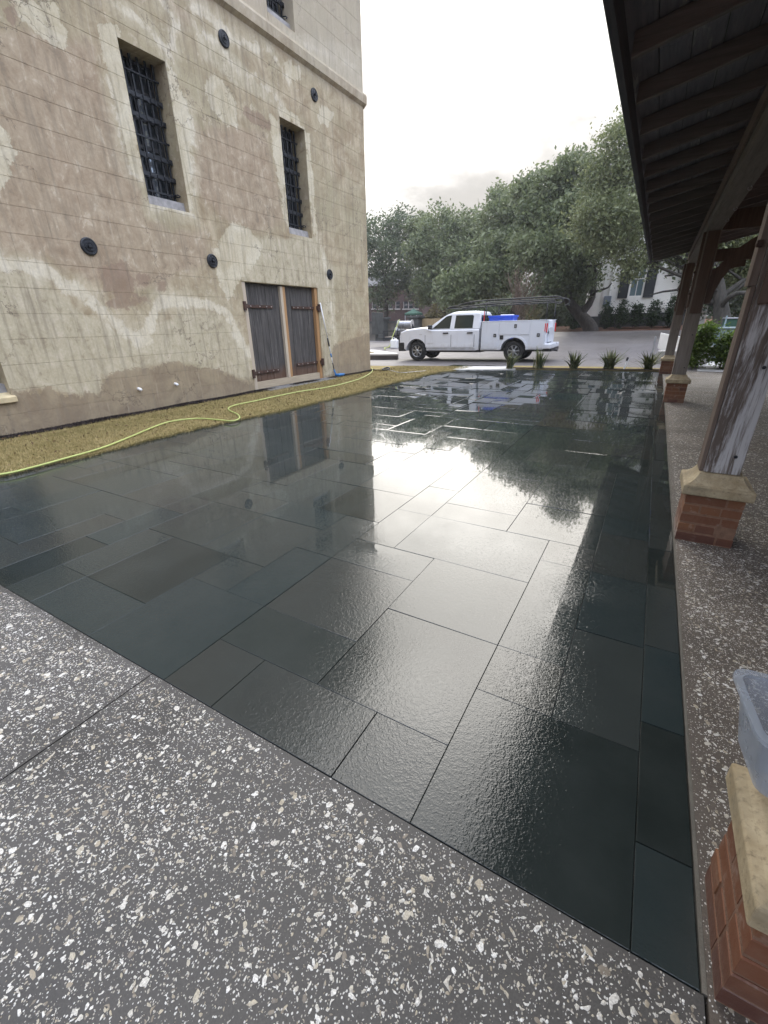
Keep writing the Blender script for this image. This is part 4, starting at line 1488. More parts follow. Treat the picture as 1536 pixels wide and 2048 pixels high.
for pi_, (py, S, pxx) in enumerate(PIERS):
    x0, x1, y0, y1 = pxx + 0.012, pxx + 0.012 + S, py, py + S
    pier = sb(MB().box(x0 + 0.002, x1 - 0.002, y0 + 0.002, y1 - 0.002, 0.0, 0.372), 'pier', M['mortar'])
    BH = (0.372 - 5 * JT) / 5
    for c in range(5):
        z0 = JT * 0.6 + c * (BH + JT)
        z1 = z0 + BH
        l1 = (S - JT) * (0.64 if c % 2 == 0 else 0.36)
        # round the four faces: each face carries a long and a short brick, turning the corner
        w = BR_W
        if c % 2 == 0:
            segs = [(x0, x1 - w - JT, y0, y0 + w), (x1 - w, x1, y0, y1 - w - JT), (x0 + w + JT, x1, y1 - w, y1), (x0, x0 + w, y0 + w + JT, y1)]
        else:
            segs = [(x0 + w + JT, x1, y0, y0 + w), (x1 - w, x1, y0 + w + JT, y1), (x0, x1 - w - JT, y1 - w, y1), (x0, x0 + w, y0, y1 - w - JT)]
        for a, b, d, e in segs:
            if c % 2:
                if b - a > e - d:
                    m1 = a + (b - a) * 0.5
                    brick_obj(a, m1 - JT / 2, d, e, z0, z1, pier)
                    brick_obj(m1 + JT / 2, b, d, e, z0, z1, pier)
                else:
                    m1 = d + (e - d) * 0.5
                    brick_obj(a, b, d, m1 - JT / 2, z0, z1, pier)
                    brick_obj(a, b, m1 + JT / 2, e, z0, z1, pier)
            else:
                brick_obj(a, b, d, e, z0, z1, pier)
    cap = MB()
    cx_, cy_, h_ = (x0 + x1) / 2, (y0 + y1) / 2, S / 2
    prof = [(h_ + 0.030, 0.374), (h_ + 0.036, 0.380), (h_ + 0.036, 0.440), (h_ + 0.030, 0.446), (h_ + 0.012, 0.450), (h_ - 0.005, 0.462), (h_ - 0.025, 0.485), (h_ - 0.038, 0.508), (h_ - 0.043, 0.518), (h_ - 0.043, 0.528)]
    vs, fs = [], []
    for r, z in prof:
        vs += [(cx_ - r, cy_ - r, z), (cx_ + r, cy_ - r, z), (cx_ + r, cy_ + r, z), (cx_ - r, cy_ + r, z)]
    for k in range(len(prof) - 1):
        for i in range(4):
            fs.append((k * 4 + i, k * 4 + (i + 1) % 4, k * 4 + 4 + (i + 1) % 4, k * 4 + 4 + i))
    fs.append(tuple((len(prof) - 1) * 4 + i for i in range(4)))
    fs.append((3, 2, 1, 0))
    cap.add(vs, fs)
    sb(cap, 'cap', M['cap'], bevel=0.004)
    # post with boarded edges
    pw = 0.105
    if pi_ == 0:
        continue
    near = pi_ <= 1
    post = sb(MB().box(cx_ - pw, cx_ + pw, cy_ - pw, cy_ + pw, 0.530, BZ0 - 0.002), 'post', M['post'] if near else M['postfar'], bevel=0.006)
    MB().box(cx_ - pw - 0.028, cx_ - pw - 0.002, cy_ - pw + 0.018, cy_ + pw - 0.018, 0.530, 1.72).build('trim_board', M['postbare'] if near else M['postfar'], post, bevel=0.004)
    MB().box(cx_ - pw - 0.046, cx_ - pw - 0.002, cy_ - pw + 0.030, cy_ + pw - 0.030, 1.722, BZ0 - 0.01).build('brace_foot', M['postbare'] if near else M['postdark'], post, bevel=0.004)
    if pi_ >= 1:
        MB().box(cx_ - pw + 0.02, cx_ + pw - 0.02, cy_ - pw - 0.040, cy_ - pw - 0.002, 1.62, BZ0 - 0.01).build('brace_foot', M['postdark'], post, bevel=0.004)
    for zz in (0.66, 1.25):
        MB().lathe([(0.012, 0.0), (0.010, -0.006), (0.003, -0.008)], (cx_ + 0.05, cy_ - pw - 0.001, zz), 'y', 8).build('bolt', M['iron'], post)
    for zz in (1.95, 2.30):
        MB().lathe([(0.020, 0.0), (0.020, -0.03), (0.008, -0.035)], (cx_ - pw - 0.03, cy_ - pw + 0.02, zz), 'x', 8).build('bolt', M['rust'], post)
    # curved brace running right to the tie beam
    arc = MB()
    segn = 8
    vs, fs = [], []
    for i in range(segn + 1):
        t = i / segn * math.pi / 2
        for rr in (1.02, 1.20):
            xx, zz = cx_ + pw + 1.12 - rr * math.cos(t) - 0.02 * 0, 1.78 + rr * math.sin(t) * 0.98
            for yy in (cy_ - 0.05, cy_ + 0.05):
                vs.append((max(xx, cx_ + pw + 0.002), yy, min(zz, BZ0 - 0.004)))
    for i in range(segn):
        o_ = i * 4
        fs += [(o_, o_ + 1, o_ + 5, o_ + 4), (o_ + 2, o_ + 6, o_ + 7, o_ + 3), (o_, o_ + 4, o_ + 6, o_ + 2), (o_ + 1, o_ + 3, o_ + 7, o_ + 5)]
    fs += [(0, 2, 3, 1), (segn * 4, segn * 4 + 1, segn * 4 + 3, segn * 4 + 2)]
    arc.add(vs, fs)
    sb(arc, 'brace', M['postdark'])
    sb(MB().box(BX1 + 0.002, 6.95, cy_ - 0.08, cy_ + 0.08, BZ0, BZ1 - 0.03), 'tie_beam', M['postdark'], bevel=0.006)
bm_ = sb(MB().box(BX0, BX1, YR0 + 0.2, YR1 - 0.05, BZ0, BZ1), 'eave_beam', M['beam'], bevel=0.012)
MB().box(BX0 - 0.03, BX0 - 0.002, YR0 + 0.2, YR1 - 0.06, BZ0 + 0.13, BZ1 - 0.02).build('beam_board', M['postbare'], bm_, bevel=0.004)
sb(MB().box(6.95, 7.19, YR0 + 0.2, YR1 - 0.05, BZ0, BZ1), 'eave_beam', M['beam'], bevel=0.012)
for yy in (6.1, 7.4, 8.6, 9.5):
    hk = [(BX1 - 0.03 + 0.02 * math.cos(a), yy, BZ0 - 0.02 + 0.02 * math.sin(a)) for a in np.linspace(1.4, -3.6, 12)]
    sb(MB().tube(hk, 0.0035, 6), 'hook', M['steel'], smooth=True)
# rafters
k = -10
y = 3.96 - 0.74 * 10
while y < YR1 - 0.02:
    if y > YR0:
        for sx in (1, -1):
            xe, xr = (EX + 0.04, RX - 0.03) if sx > 0 else (2 * RX - EX - 0.04, RX + 0.03)
            ze, zr = rz(EX + 0.04), rz(RX - 0.03)
            hh = 0.125
            m_ = MB().add([(xe, y, ze), (xe, y + 0.045, ze), (xr, y + 0.045, zr), (xr, y, zr), (xe, y, ze + hh), (xe, y + 0.045, ze + hh), (xr, y + 0.045, zr + hh), (xr, y, zr + hh)],
                          [(0, 3, 2, 1), (4, 5, 6, 7), (0, 1, 5, 4), (1, 2, 6, 5), (2, 3, 7, 6), (3, 0, 4, 7)])
            if sx > 0 or y > 9:
                sb(m_, 'rafter', M['rafter'], bevel=0.004, seg=1)
    y += 0.74
for xr_ in (RX,):
    sb(MB().box(RX - 0.025, RX + 0.025, YR0 + 0.1, YR1 - 0.02, rz(RX) - 0.06, rz(RX) + 0.11), 'ridge_board', M['rafter'])
# roof boards resting on the rafters
bw = 0.185
for sx in (1, -1):
    nb = int((RX - EX) / bw)
    for i in range(nb + 1):
        xa = EX - 0.02 + i * bw
        xb = min(xa + bw - 0.006, RX)
        if xb - xa < 0.03:
            continue
        za, zb = rz(xa) + 0.127, rz(xb) + 0.127
        dz_ = RNG.uniform(0, 0.004)
        X_ = (xa, xb) if sx > 0 else (2 * RX - xa, 2 * RX - xb)
        joints = [YR0, RNG.uniform(1.5, 4.5), RNG.uniform(7, 11), YR1] if sx > 0 else [YR0, YR1]
        for ya_, yb_ in zip(joints[:-1], joints[1:]):
            sb(MB().add([(X_[0], ya_ + 0.002, za + dz_), (X_[1], ya_ + 0.002, zb + dz_), (X_[1], yb_ - 0.002, zb + dz_), (X_[0], yb_ - 0.002, za + dz_),
                         (X_[0], ya_ + 0.002, za + 0.03), (X_[1], ya_ + 0.002, zb + 0.03), (X_[1], yb_ - 0.002, zb + 0.03), (X_[0], yb_ - 0.002, za + 0.03)],
                        [(0, 3, 2, 1), (4, 5, 6, 7), (0, 1, 5, 4), (1, 2, 6, 5), (2, 3, 7, 6), (3, 0, 4, 7)]), 'roof_board', M['deck'])
rf = MB()
for sx in (1, -1):
    X_ = (EX - 0.05, RX) if sx > 0 else (2 * RX - EX + 0.05, RX)
    za, zb = rz(EX - 0.05) + 0.16, rz(RX) + 0.16
    rf.add([(X_[0], YR0 - 0.06, za), (X_[1], YR0 - 0.06, zb), (X_[1], YR1 + 0.06, zb), (X_[0], YR1 + 0.06, za), (X_[0], YR0 - 0.06, za + 0.05), (X_[1], YR0 - 0.06, zb + 0.05), (X_[1], YR1 + 0.06, zb + 0.05), (X_[0], YR1 + 0.06, za + 0.05)],
           [(0, 3, 2, 1), (4, 5, 6, 7), (0, 1, 5, 4), (1, 2, 6, 5), (2, 3, 7, 6), (3, 0, 4, 7)])
sb(rf, 'roof', M['shingle'])
fa = MB().add([(EX - 0.045, YR0, EZ - 0.02), (EX + 0.0, YR0, EZ - 0.02), (EX + 0.0, YR1, EZ - 0.02), (EX - 0.045, YR1, EZ - 0.02), (EX - 0.045, YR0, EZ + 0.145), (EX, YR0, EZ + 0.15), (EX, YR1, EZ + 0.15), (EX - 0.045, YR1, EZ + 0.145)],
              [(0, 3, 2, 1), (4, 5, 6, 7), (0, 1, 5, 4), (1, 2, 6, 5), (2, 3, 7, 6), (3, 0, 4, 7)])
sb(fa, 'fascia', M['fascia'], bevel=0.004)
sb(MB().box(EX - 0.085, EX - 0.047, YR0, YR1 + 0.04, EZ + 0.075, EZ + 0.185), 'fascia', M['fascia'], bevel=0.004)

# ------------------------------------------------------------------ hose, cord, brush, tub
def smooth_path(pts, k=6):
    pts = [Vector(p) for p in pts]
    out = []
    for i in range(len(pts) - 1):
        p0, p1, p2, p3 = pts[max(i - 1, 0)], pts[i], pts[i + 1], pts[min(i + 2, len(pts) - 1)]
        for j in range(k):
            t = j / k
            out.append(0.5 * ((2 * p1) + (p2 - p0) * t + (2 * p0 - 5 * p1 + 4 * p2 - p3) * t * t + (3 * p1 - p0 - 3 * p2 + p3) * t ** 3))
    out.append(pts[-1])
    return out


hp = [(-140, 966), (0, 949), (60, 936), (130, 917), (200, 897), (250, 878), (300, 857), (330, 846), (360, 840), (400, 837), (440, 840), (465, 842), (479, 836), (474, 828), (459, 821), (458, 815), (475, 809),
      (510, 802), (550, 793), (600, 783), (640, 777), (680, 769), (715, 759), (735, 750), (744, 743), (744, 737)]
hpts = [gnd(*p, 0.045) for p in hp]
hpts.append(Vector((-9.0, 14.35, 0.045)))
hose = MB().tube(smooth_path(hpts), 0.0130, 8).build('garden_hose', M['hose'], smooth=True)
tag(hose, 'lime yellow garden hose snaking over the brown lawn along the building', 'hose')
c1 = [gnd(*p, 0.04) for p in [(747, 739), (752, 740), (760, 740.5), (767, 740.5), (771, 739)]]
cord = thing('black_cable', 'black cable with a ring end lying on the lawn by the building corner', 'cable', c1[0])
MB().tube([p - c1[0] for p in smooth_path(c1)], 0.014, 6).build('lead', M['cord'], cord, smooth=True)
rc = gnd(772, 739.5, 0.05) - c1[0]
MB().tube([rc + Vector((0.11 * math.cos(a), 0.15 * math.sin(a), 0.03 + 0.03 * math.sin(a))) for a in np.linspace(0, 2 * math.pi, 17)], 0.028, 8).build('ring', M['cord'], cord, smooth=True)
c2 = [gnd(*p, 0.035) for p in [(776, 740), (786, 742), (796, 744.5), (808, 745), (818, 744.5), (830, 743), (842, 742.5), (852, 741)]]
wire = MB().tube(smooth_path(c2), 0.010, 6).build('grey_wire', M['steel'], smooth=True)
tag(wire, 'thin grey wire trailing over the lawn towards the driveway', 'wire')

pb, pt_ = gnd(671, 753, 0.03), Vector((XW + 0.035, 11.13, 2.12))
brush = thing('wash_brush', 'white extension pole with blue wash brush leaning on the wall beside the doors', 'brush', pb)
d = pt_ - pb
L = lambda t: d * t
MB().tube([L(0.10), L(0.20)], 0.014, 8).build('pole_tip', M['blackplastic'], brush, smooth=True)
MB().tube([L(0.20), L(0.30)], 0.015, 8).build('pole', M['whiteplastic'], brush, smooth=True)
MB().tube([L(0.28), L(0.33)], 0.021, 8).build('collar', M['blueplastic'], brush, smooth=True)
MB().tube([L(0.30), L(0.55)], 0.017, 8).build('pole', M['whiteplastic'], brush, smooth=True)
MB().tube([L(0.43), L(0.545)], 0.024, 8).build('grip', M['blackplastic'], brush, smooth=True)
MB().tube([L(0.55), L(1.0)], 0.019, 8).build('pole', M['whiteplastic'], brush, smooth=True)
hb = MB().tube([L(0.10), L(0.04) + Vector((0.0, 0.03, 0)), Vector((0.06, 0.10, 0.02))], 0.022, 8)
hb.build('neck', M['blueplastic'], brush, smooth=True)
MB().box(-0.02, 0.16, -0.02, 0.30, 0.03, 0.075).build('brush_head', M['blueplastic'], brush, bevel=0.02, seg=3)
bb = MB()
for i in range(7):
    for j in range(12):
        x, y = -0.01 + i * 0.025, -0.01 + j * 0.026
        bb.tube([(x, y, 0.032), (x + RNG.gauss(0, .006), y + RNG.gauss(0, .006), -0.012)], 0.009, 4)
bb.build('bristles', M['blueplastic'], brush)

# clear tub on the nearest pier
x0, S0 = PIERS[0][2] + 0.012, PIERS[0][1]
tub = thing('plastic_tub', 'clear plastic tub resting on the stone cap of the nearest brick pier', 'tub', (0.490, 1.095, 0.532), math.radians(6))


def rounded_rect(a, b, r, z, n=4):
    out = []
    for (cx, cy, a0) in ((a - r, b - r, 0), (-a + r, b - r, 90), (-a + r, -b + r, 180), (a - r, -b + r, 270)):
        for i in range(n + 1):
            t = math.radians(a0 + 90 * i / n)
            out.append((cx + r * math.cos(t), cy + r * math.sin(t), z))
    return out


def loft(mb, rings, cap0=True, cap1=True, m=0):
    n = len(rings[0])
    vs = [p for r in rings for p in r]
    fs = []
    for k in range(len(rings) - 1):
        for i in range(n):
            fs.append((k * n + i, k * n + (i + 1) % n, (k + 1) * n + (i + 1) % n, (k + 1) * n + i))
    if cap0:
        fs.append(tuple(range(n))[::-1])
    if cap1:
        fs.append(tuple((len(rings) - 1) * n + i for i in range(n)))
    return mb.add(vs, fs, m)


tb = MB()
loft(tb, [rounded_rect(0.10, 0.092, 0.03, 0.005), rounded_rect(0.135, 0.115, 0.035, 0.18), rounded_rect(0.132, 0.112, 0.033, 0.18), rounded_rect(0.097, 0.089, 0.028, 0.01)], True, True)
tb.build('tub_wall', M['clear'], tub, smooth=False)
loft(MB(), [rounded_rect(0.135, 0.115, 0.035, 0.170), rounded_rect(0.148, 0.128, 0.04, 0.174), rounded_rect(0.148, 0.128, 0.04, 0.184), rounded_rect(0.131, 0.111, 0.033, 0.184)], False, False).build('rim', M['clear'], tub)

# ------------------------------------------------------------------ service truck
TRX, TRY = -9.80, 18.22
truck = thing('service_truck', 'white crew cab service pickup with utility body parked on the driveway', 'pickup truck', (TRX, TRY, gz(-9.0, 18.3) - 0.015), 0)
truck.rotation_euler = (0, math.radians(-0.5), math.radians(1.6))
TW = 2.0
FA, RA, WR = 0.86, 5.05, 0.40      # axle positions, tyre radius


def arch(cx, r, z0, zc, n=14, flat=0.0):
    """points of a wheel arch from rear to front (x descending)"""
    out = []
    for i in range(n + 1):
        t = math.pi * i / n
        out.append((cx + r * math.cos(t), zc + r * math.sin(t) - flat * abs(math.cos(t)) * 0))
    return [(cx + r, z0)] + out + [(cx - r, z0)]


# cab and hood: sliced across the width so the flanks curve in
prof = [(0.14, 0.58), (0.07, 0.76), (0.06, 1.04), (0.12, 1.20), (0.34, 1.285), (0.85, 1.345), (1.25, 1.375), (1.36, 1.345), (1.50, 1.27), (3.63, 1.27)]
lower = prof + [(3.64, 0.46), (3.5, 0.44)] + arch(FA, 0.485, 0.44, 0.42) + [(0.28, 0.50)]


def sliced(outline, offs):
    """offs: (y, inset) slices; the outline shrinks towards its centre by inset"""
    mb = MB()
    cx = sum(p[0] for p in outline) / len(outline)
    cz = sum(p[1] for p in outline) / len(outline)
    rings = []
    for y, (ix, iz) in offs:
        ring = []
        for x, z in outline:
            ring.append((x + (ix if x < cx - 1.2 else 0.0) * max(0, min(1, (1.0 - x) / 0.9)), y, z - iz * max(0, min(1, (z - 0.9) / 0.45))))
        rings.append(ring)
    return loft(mb, rings)


body = sliced(lower, [(0.0, (0.10, 0.075)), (0.03, (0.05, 0.035)), (0.10, (0.02, 0.012)), (0.40, (0, 0.0)), (1.0, (-0.02, -0.015)), (1.60, (0, 0)), (1.90, (0.02, 0.012)), (1.97, (0.05, 0.035)), (2.0, (0.10, 0.075))])
body.build('cab_body', M['paint'], truck, bevel=0.018, seg=2)
# greenhouse


def house_ring(y0, y1, z, xf, xb):
    return [(xf, y0, z), (xb, y0, z), (xb, y1, z), (xf, y1, z)]


gh = MB()
rings = []
for z, xf, xb, ins in ((1.25, 1.34, 3.645, 0.03), (1.50, 1.66, 3.635, 0.0975), (1.75, 2.06, 3.61, 0.165), (1.82, 2.20, 3.59, 0.184), (1.88, 2.36, 3.54, 0.24), (1.915, 2.52, 3.48, 0.32), (1.935, 2.75, 3.30, 0.47)):
    rings.append(house_ring(ins, TW - ins, z, xf, xb))
loft(gh, rings)
gh.build('cab_roof', M['paint'], truck, bevel=0.03, seg=3, angle=20)


def gy(z):
    """near flank of the greenhouse at height z"""
    return 0.03 + (z - 1.25) * 0.27


def side_panel(poly, off, th=0.012):
    """thin panel following the greenhouse flank, near side; poly in (x, z)"""
    mb = MB()
    n = len(poly)
    vs = [(x, gy(z) - off, z) for x, z in poly] + [(x, gy(z) - off + th, z) for x, z in poly]
    mb.add(vs, [tuple(range(n)), tuple(range(2 * n - 1, n - 1, -1))] + [(i, n + i, n + (i + 1) % n, (i + 1) % n) for i in range(n)])
    return mb


def mirror(mb):
    o = MB()
    o.v = [(x, TW - y, z) for x, y, z in mb.v]
    o.f = [tuple(reversed(f)) for f in mb.f]
    o.mi = list(mb.mi)
    return o


fw_ = [(1.58, 1.29), (1.80, 1.46), (2.02, 1.64), (2.16, 1.745), (2.26, 1.775), (2.40, 1.785), (2.37, 1.29)]
rw_ = [(2.56, 1.29), (2.58, 1.785), (3.28, 1.775), (3.34, 1.74), (3.34, 1.29)]
for side in (0, 1):
    mm = (lambda a: a) if side == 0 else mirror
    # doors as panels lying proud of the body
    dpoly = {'f': [(1.29, 0.56), (1.29, 1.25), (2.425, 1.25), (2.44, 0.56)], 'r': [(2.465, 0.56), (2.45, 1.25), (3.40, 1.25), (3.43, 0.95), (3.43, 0.56)]}
    for kx, poly in dpoly.items():
        mb = MB()
        vs = []
        n = len(poly)
        for yy in (-0.009, 0.02):
            for x, z in poly:
                vs.append((x, yy + 0.045 * max(0, (z - 0.95) / 0.30) ** 2 * 0.8, z))
        mb.add(vs, [tuple(range(n)), tuple(range(2 * n - 1, n - 1, -1))] + [(i, n + i, n + (i + 1) % n, (i + 1) % n) for i in range(n)])
        dr = mm(mb).build('door', M['paint'], truck, bevel=0.006, seg=2)
        hx = 2.09 if kx == 'f' else 3.14
        mm(MB().box(hx, hx + 0.235, -0.040, -0.006, 1.09, 1.14)).build('handle', M['blackplastic'], dr, bevel=0.008)
        mm(side_panel(fw_ if kx == 'f' else rw_, 0.006)).build('window', M['autoglass'], dr)
        if kx == 'f':
            mm(MB().box(1.43, 1.64, -0.0125, -0.0095, 0.695, 0.712).box(1.36, 1.41, -0.0125, -0.0095, 0.695, 0.712)).build('lettering', M['steel'], dr)
    for sx_ in (1.272, 2.444, 3.442):
        mm(MB().box(sx_ - 0.008, sx_ + 0.008, -0.002, 0.02, 0.57, 1.05)).build('door_seam', M['blackplastic'], truck)
    mm(MB().box(1.36, 3.50, 0.0, 0.03, 0.46, 0.545)).build('sill', M['paint'], truck, bevel=0.01)
    mm(MB().box(1.00, 1.12, -0.004, 0.014, 1.055, 1.085)).build('fender_badge', M['steel'], truck)
    mm(MB().box(1.46, 1.62, -0.20, -0.03, 1.27, 1.44)).build('mirror', M['blackplastic'], truck, bevel=0.03, seg=3)
    hl = MB().add([(0.10, 0.06, 0.86), (0.33, 0.018, 0.88), (0.36, 0.022, 1.10), (0.14, 0.08, 1.10), (0.03, 0.30, 0.86), (0.05, 0.30, 1.10)],
                  [(0, 1, 2, 3), (4, 0, 3, 5), (3, 2, 5), (0, 4, 1), (1, 4, 5, 2)])
    hl.v = [(x - 0.035, y - 0.012, z) for x, y, z in hl.v]
    mm(hl).build('headlight', M['amber'], truck, bevel=0.01)
MB().box(-0.02, 0.30, -0.01, TW + 0.01, 0.40, 0.78).build('front_bumper', M['blackplastic'], truck, bevel=0.05, seg=3)
MB().box(0.03, 0.12, 0.32, TW - 0.32, 0.80, 1.12).build('grille', M['blackplastic'], truck, bevel=0.03)
ws = MB().add([(1.42, 0.14, 1.30), (1.42, TW - 0.14, 1.30), (2.16, TW - 0.27, 1.80), (2.16, 0.27, 1.80)], [(0, 1, 2, 3)])
ws.v = [(x - 0.012, y, z + 0.016) for x, y, z in ws.v]
ws.build('windscreen', M['autoglass'], truck)
MB().add([(3.652, 0.22, 1.33), (3.652, TW - 0.22, 1.33), (3.622, TW - 0.28, 1.76), (3.622, 0.28, 1.76)], [(3, 2, 1, 0)]).build('rear_window', M['autoglass'], truck)
MB().tube([(1.36, 0.35, 1.36), (1.42, 1.0, 1.37)], 0.014, 6).tube([(1.36, 1.1, 1.36), (1.42, 1.65, 1.37)], 0.014, 6).build('wipers', M['blackplastic'], truck)
# chassis
ch = MB()
ch.box(0.5, 6.3, 0.50, 0.72, 0.38, 0.53).box(0.5, 6.3, 1.28, 1.50, 0.38, 0.53).box(1.4, 3.7, 0.12, 1.88, 0.36, 0.45).box(3.7, 6.1, 0.14, 1.86, 0.40, 0.50)
ch.tube([(RA, 0.3, 0.41), (RA, 1.7, 0.41)], 0.07, 10).lathe([(0.17, -0.12), (0.2, 0), (0.17, 0.12)], (RA, 1.0, 0.41), 'x', 14).tube([(FA, 0.3, 0.41), (FA, 1.7, 0.41)], 0.06, 10)
ch.box(0.42, 1.32, 0.32, 1.68, 0.42, 1.12)
ch.build('chassis', M['blackplastic'], truck)


def wheel(cx, y, sgn):
    w = 0.26
    t = MB()
    ys_ = 0 if sgn > 0 else 0
    prof = [(0.235, 0.03), (0.275, 0.0), (0.375, 0.015), (WR, 0.06), (WR, 0.20), (0.375, 0.245), (0.275, 0.26), (0.235, 0.23)]
    t.lathe([(r, h) for r, h in prof], (0, 0, 0), 'y', 36, cap=False)
    wh = thing_part('wheel', truck, (cx, y if sgn > 0 else y, WR))
    if sgn < 0:
        wh.rotation_euler = (0, 0, math.pi)
    t2 = t.build('tyre', M['tyre'], wh, bevel=0.01, seg=1)
    rim = MB()
    rim.lathe([(0.238, 0.02), (0.232, 0.012), (0.222, 0.02), (0.215, 0.06)], (0, 0, 0), 'y', 32, cap=False)
    rim.build('rim', M['chrome'], wh, smooth=False)
    MB().lathe([(0.225, 0.075), (0.225, 0.09)], (0, 0, 0), 'y', 24).build('brake_disc', M['blackplastic'], wh)
    sp = MB()
    for i in range(7):
        a = 2 * math.pi * i / 7 + 0.2
        ca, sa = math.cos(a), math.sin(a)
        pr = []
        for rr, hw, yy in ((0.06, 0.024, 0.018), (0.14, 0.022, 0.020), (0.222, 0.034, 0.036)):
            pr.append((rr, hw, yy))
        vs = []
        for rr, hw, yy in pr:
            for s_ in (-1, 1):
                for dy in (0.0, 0.03):
                    vs.append((ca * rr - sa * hw * s_, yy + dy, sa * rr + ca * hw * s_))
        fs = []
        for k_ in range(2):
            o_ = 4 * k_
            fs += [(o_, o_ + 2, o_ + 6, o_ + 4), (o_ + 1, o_ + 5, o_ + 7, o_ + 3), (o_, o_ + 4, o_ + 5, o_ + 1), (o_ + 2, o_ + 3, o_ + 7, o_ + 6)]
        sp.add(vs, fs)
    sp.build('spokes', M['chrome'], wh, bevel=0.004, seg=1)
    MB().lathe([(0.078, 0.030), (0.074, 0.010), (0.050, -0.012), (0.025, -0.018)], (0, 0, 0), 'y', 24).build('hub', M['chrome'], wh, smooth=False)
    return wh


def thing_part(name, parent, loc):
    """an Empty that gathers the pieces of one part"""
    o = bpy.data.objects.new(name, None)
    COL.objects.link(o)
    o.parent = parent
    o.location = loc
    return o


wheel(FA, 0.06, 1)
wheel(RA, 0.06, 1)
wheel(FA, TW - 0.06, -1)
wheel(RA, TW - 0.06, -1)
# utility body
BX, BE, BT, BB = 3.74, 6.22, 1.50, 0.45
sidep = [(BX, BT), (BE, BT), (BE, 0.54), (BE - 0.05, 0.48), (RA + 0.55, 0.48)] + [(RA + 0.49 * math.cos(t), 0.50 + 0.44 * math.sin(t)) for t in np.linspace(0.02, math.pi - 0.02, 15)] + [(RA - 0.55, BB), (BX, BB)]
ub = MB()
ub.prism(sidep, -0.03, 0.50)
ub.prism(sidep, TW - 0.50, TW + 0.03)
ub.box(BX, BE, 0.502, TW - 0.502, 0.72, 0.78)
ub.box(BX, BX + 0.05, 0.502, TW - 0.502, 0.782, 1.42)
ub.build('utility_body', M['paint2'], truck, bevel=0.008, seg=2)
MB().box(BE + 0.002, BE + 0.05, 0.44, TW - 0.44, 0.72, 1.26).build('tailgate', M['paint2'], truck, bevel=0.015)
MB().box(BX - 0.02, BE + 0.03, -0.045, 0.10, BT + 0.001, BT + 0.028).box(BX - 0.02, BE + 0.03, TW - 0.10, TW + 0.045, BT + 0.001, BT + 0.028).build('top_rail', M['paint2'], truck, bevel=0.006)
MB().box(BE - 0.06, BE + 0.24, -0.04, TW + 0.04, 0.50, 0.68).build('step_bumper', M['paint2'], truck, bevel=0.03, seg=2)
MB().box(BE - 0.10, BE + 0.26, 0.1, TW - 0.1, 0.40, 0.495).tube([(BE + 0.1, 1.0, 0.42), (BE + 0.36, 1.0, 0.40)], 0.045, 8).build('hitch', M['blackplastic'], truck)
af = MB()
pts_o = [(RA + 0.55 * math.cos(t), 0.48 + 0.50 * math.sin(t)) for t in np.linspace(0, math.pi, 19)]
pts_i = [(RA + 0.485 * math.cos(t), 0.48 + 0.435 * math.sin(t)) for t in np.linspace(0, math.pi, 19)]
vs, fs = [], []
for (a, b) in zip(pts_o, pts_i):
    vs += [(a[0], -0.055, a[1]), (b[0], -0.055, b[1]), (a[0], -0.03, a[1]), (b[0], -0.03, b[1])]
for i in range(18):
    o_ = 4 * i
    fs += [(o_, o_ + 1, o_ + 5, o_ + 4), (o_ + 2, o_ + 6, o_ + 7, o_ + 3), (o_, o_ + 4, o_ + 6, o_ + 2), (o_ + 1, o_ + 3, o_ + 7, o_ + 5)]
af.add(vs, fs).build('fender_flare', M['paint2'], truck, bevel=0.004)
wl = MB()
wl.prism([(RA + 0.48 * math.cos(t), 0.48 + 0.43 * math.sin(t)) for t in np.linspace(0, math.pi, 15)], 0.36, 0.38)
wl.build('wheel_well', M['blackplastic'], truck)
for poly, lx, lz, vert in (([(BX + 0.03, 0.49), (BX + 0.03, 1.465), (BX + 0.70, 1.465), (BX + 0.70, 0.49)], BX + 0.56, 1.0, False),
                           ([(BX + 0.725, 1.02), (BX + 0.725, 1.465), (BX + 1.885, 1.465), (BX + 1.885, 1.02)], BX + 1.34, 1.33, True),
                           ([(BX + 1.91, 0.53), (BX + 1.91, 1.465), (BX + 2.43, 1.465), (BX + 2.43, 0.53)], BX + 2.22, 1.0, False)):
    dn = MB().prism(poly, -0.046, -0.031).build('locker_door', M['paint2'], truck, bevel=0.006, seg=2)
    a, b = (0.055, 0.075) if not vert else (0.050, 0.080)
    MB().box(lx - a, lx + a, -0.058, -0.047, lz - b * 0.8, lz + b * 0.8).build('latch', M['blackplastic'], dn, bevel=0.004)
    MB().box(lx - a * 0.5, lx + a * 0.5, -0.070, -0.059, lz - b * 0.5, lz + b * 0.3).build('latch_handle', M['chrome'], dn, bevel=0.004)
MB().box(BX + 0.755, BX + 0.90, -0.050, -0.031, 0.85, 1.00).build('fuel_flap', M['blackplastic'], truck, bevel=0.012)
for yy, s_ in ((-0.036, 0), (TW - 0.06, 1)):
    MB().box(BE + 0.001, BE + 0.035, yy + 0.02, yy + 0.10, 1.08, 1.40).build('tail_light', M['redlens'], truck, bevel=0.006)
MB().box(BE - 0.06, BE - 0.02, -0.045, -0.031, 1.12, 1.40).build('side_marker', M['redlens'], truck, bevel=0.004)
MB().box(BE + 0.035, BE + 0.045, 0.36, 0.44, 1.02, 1.12).build('gate_latch', M['blackplastic'], truck)
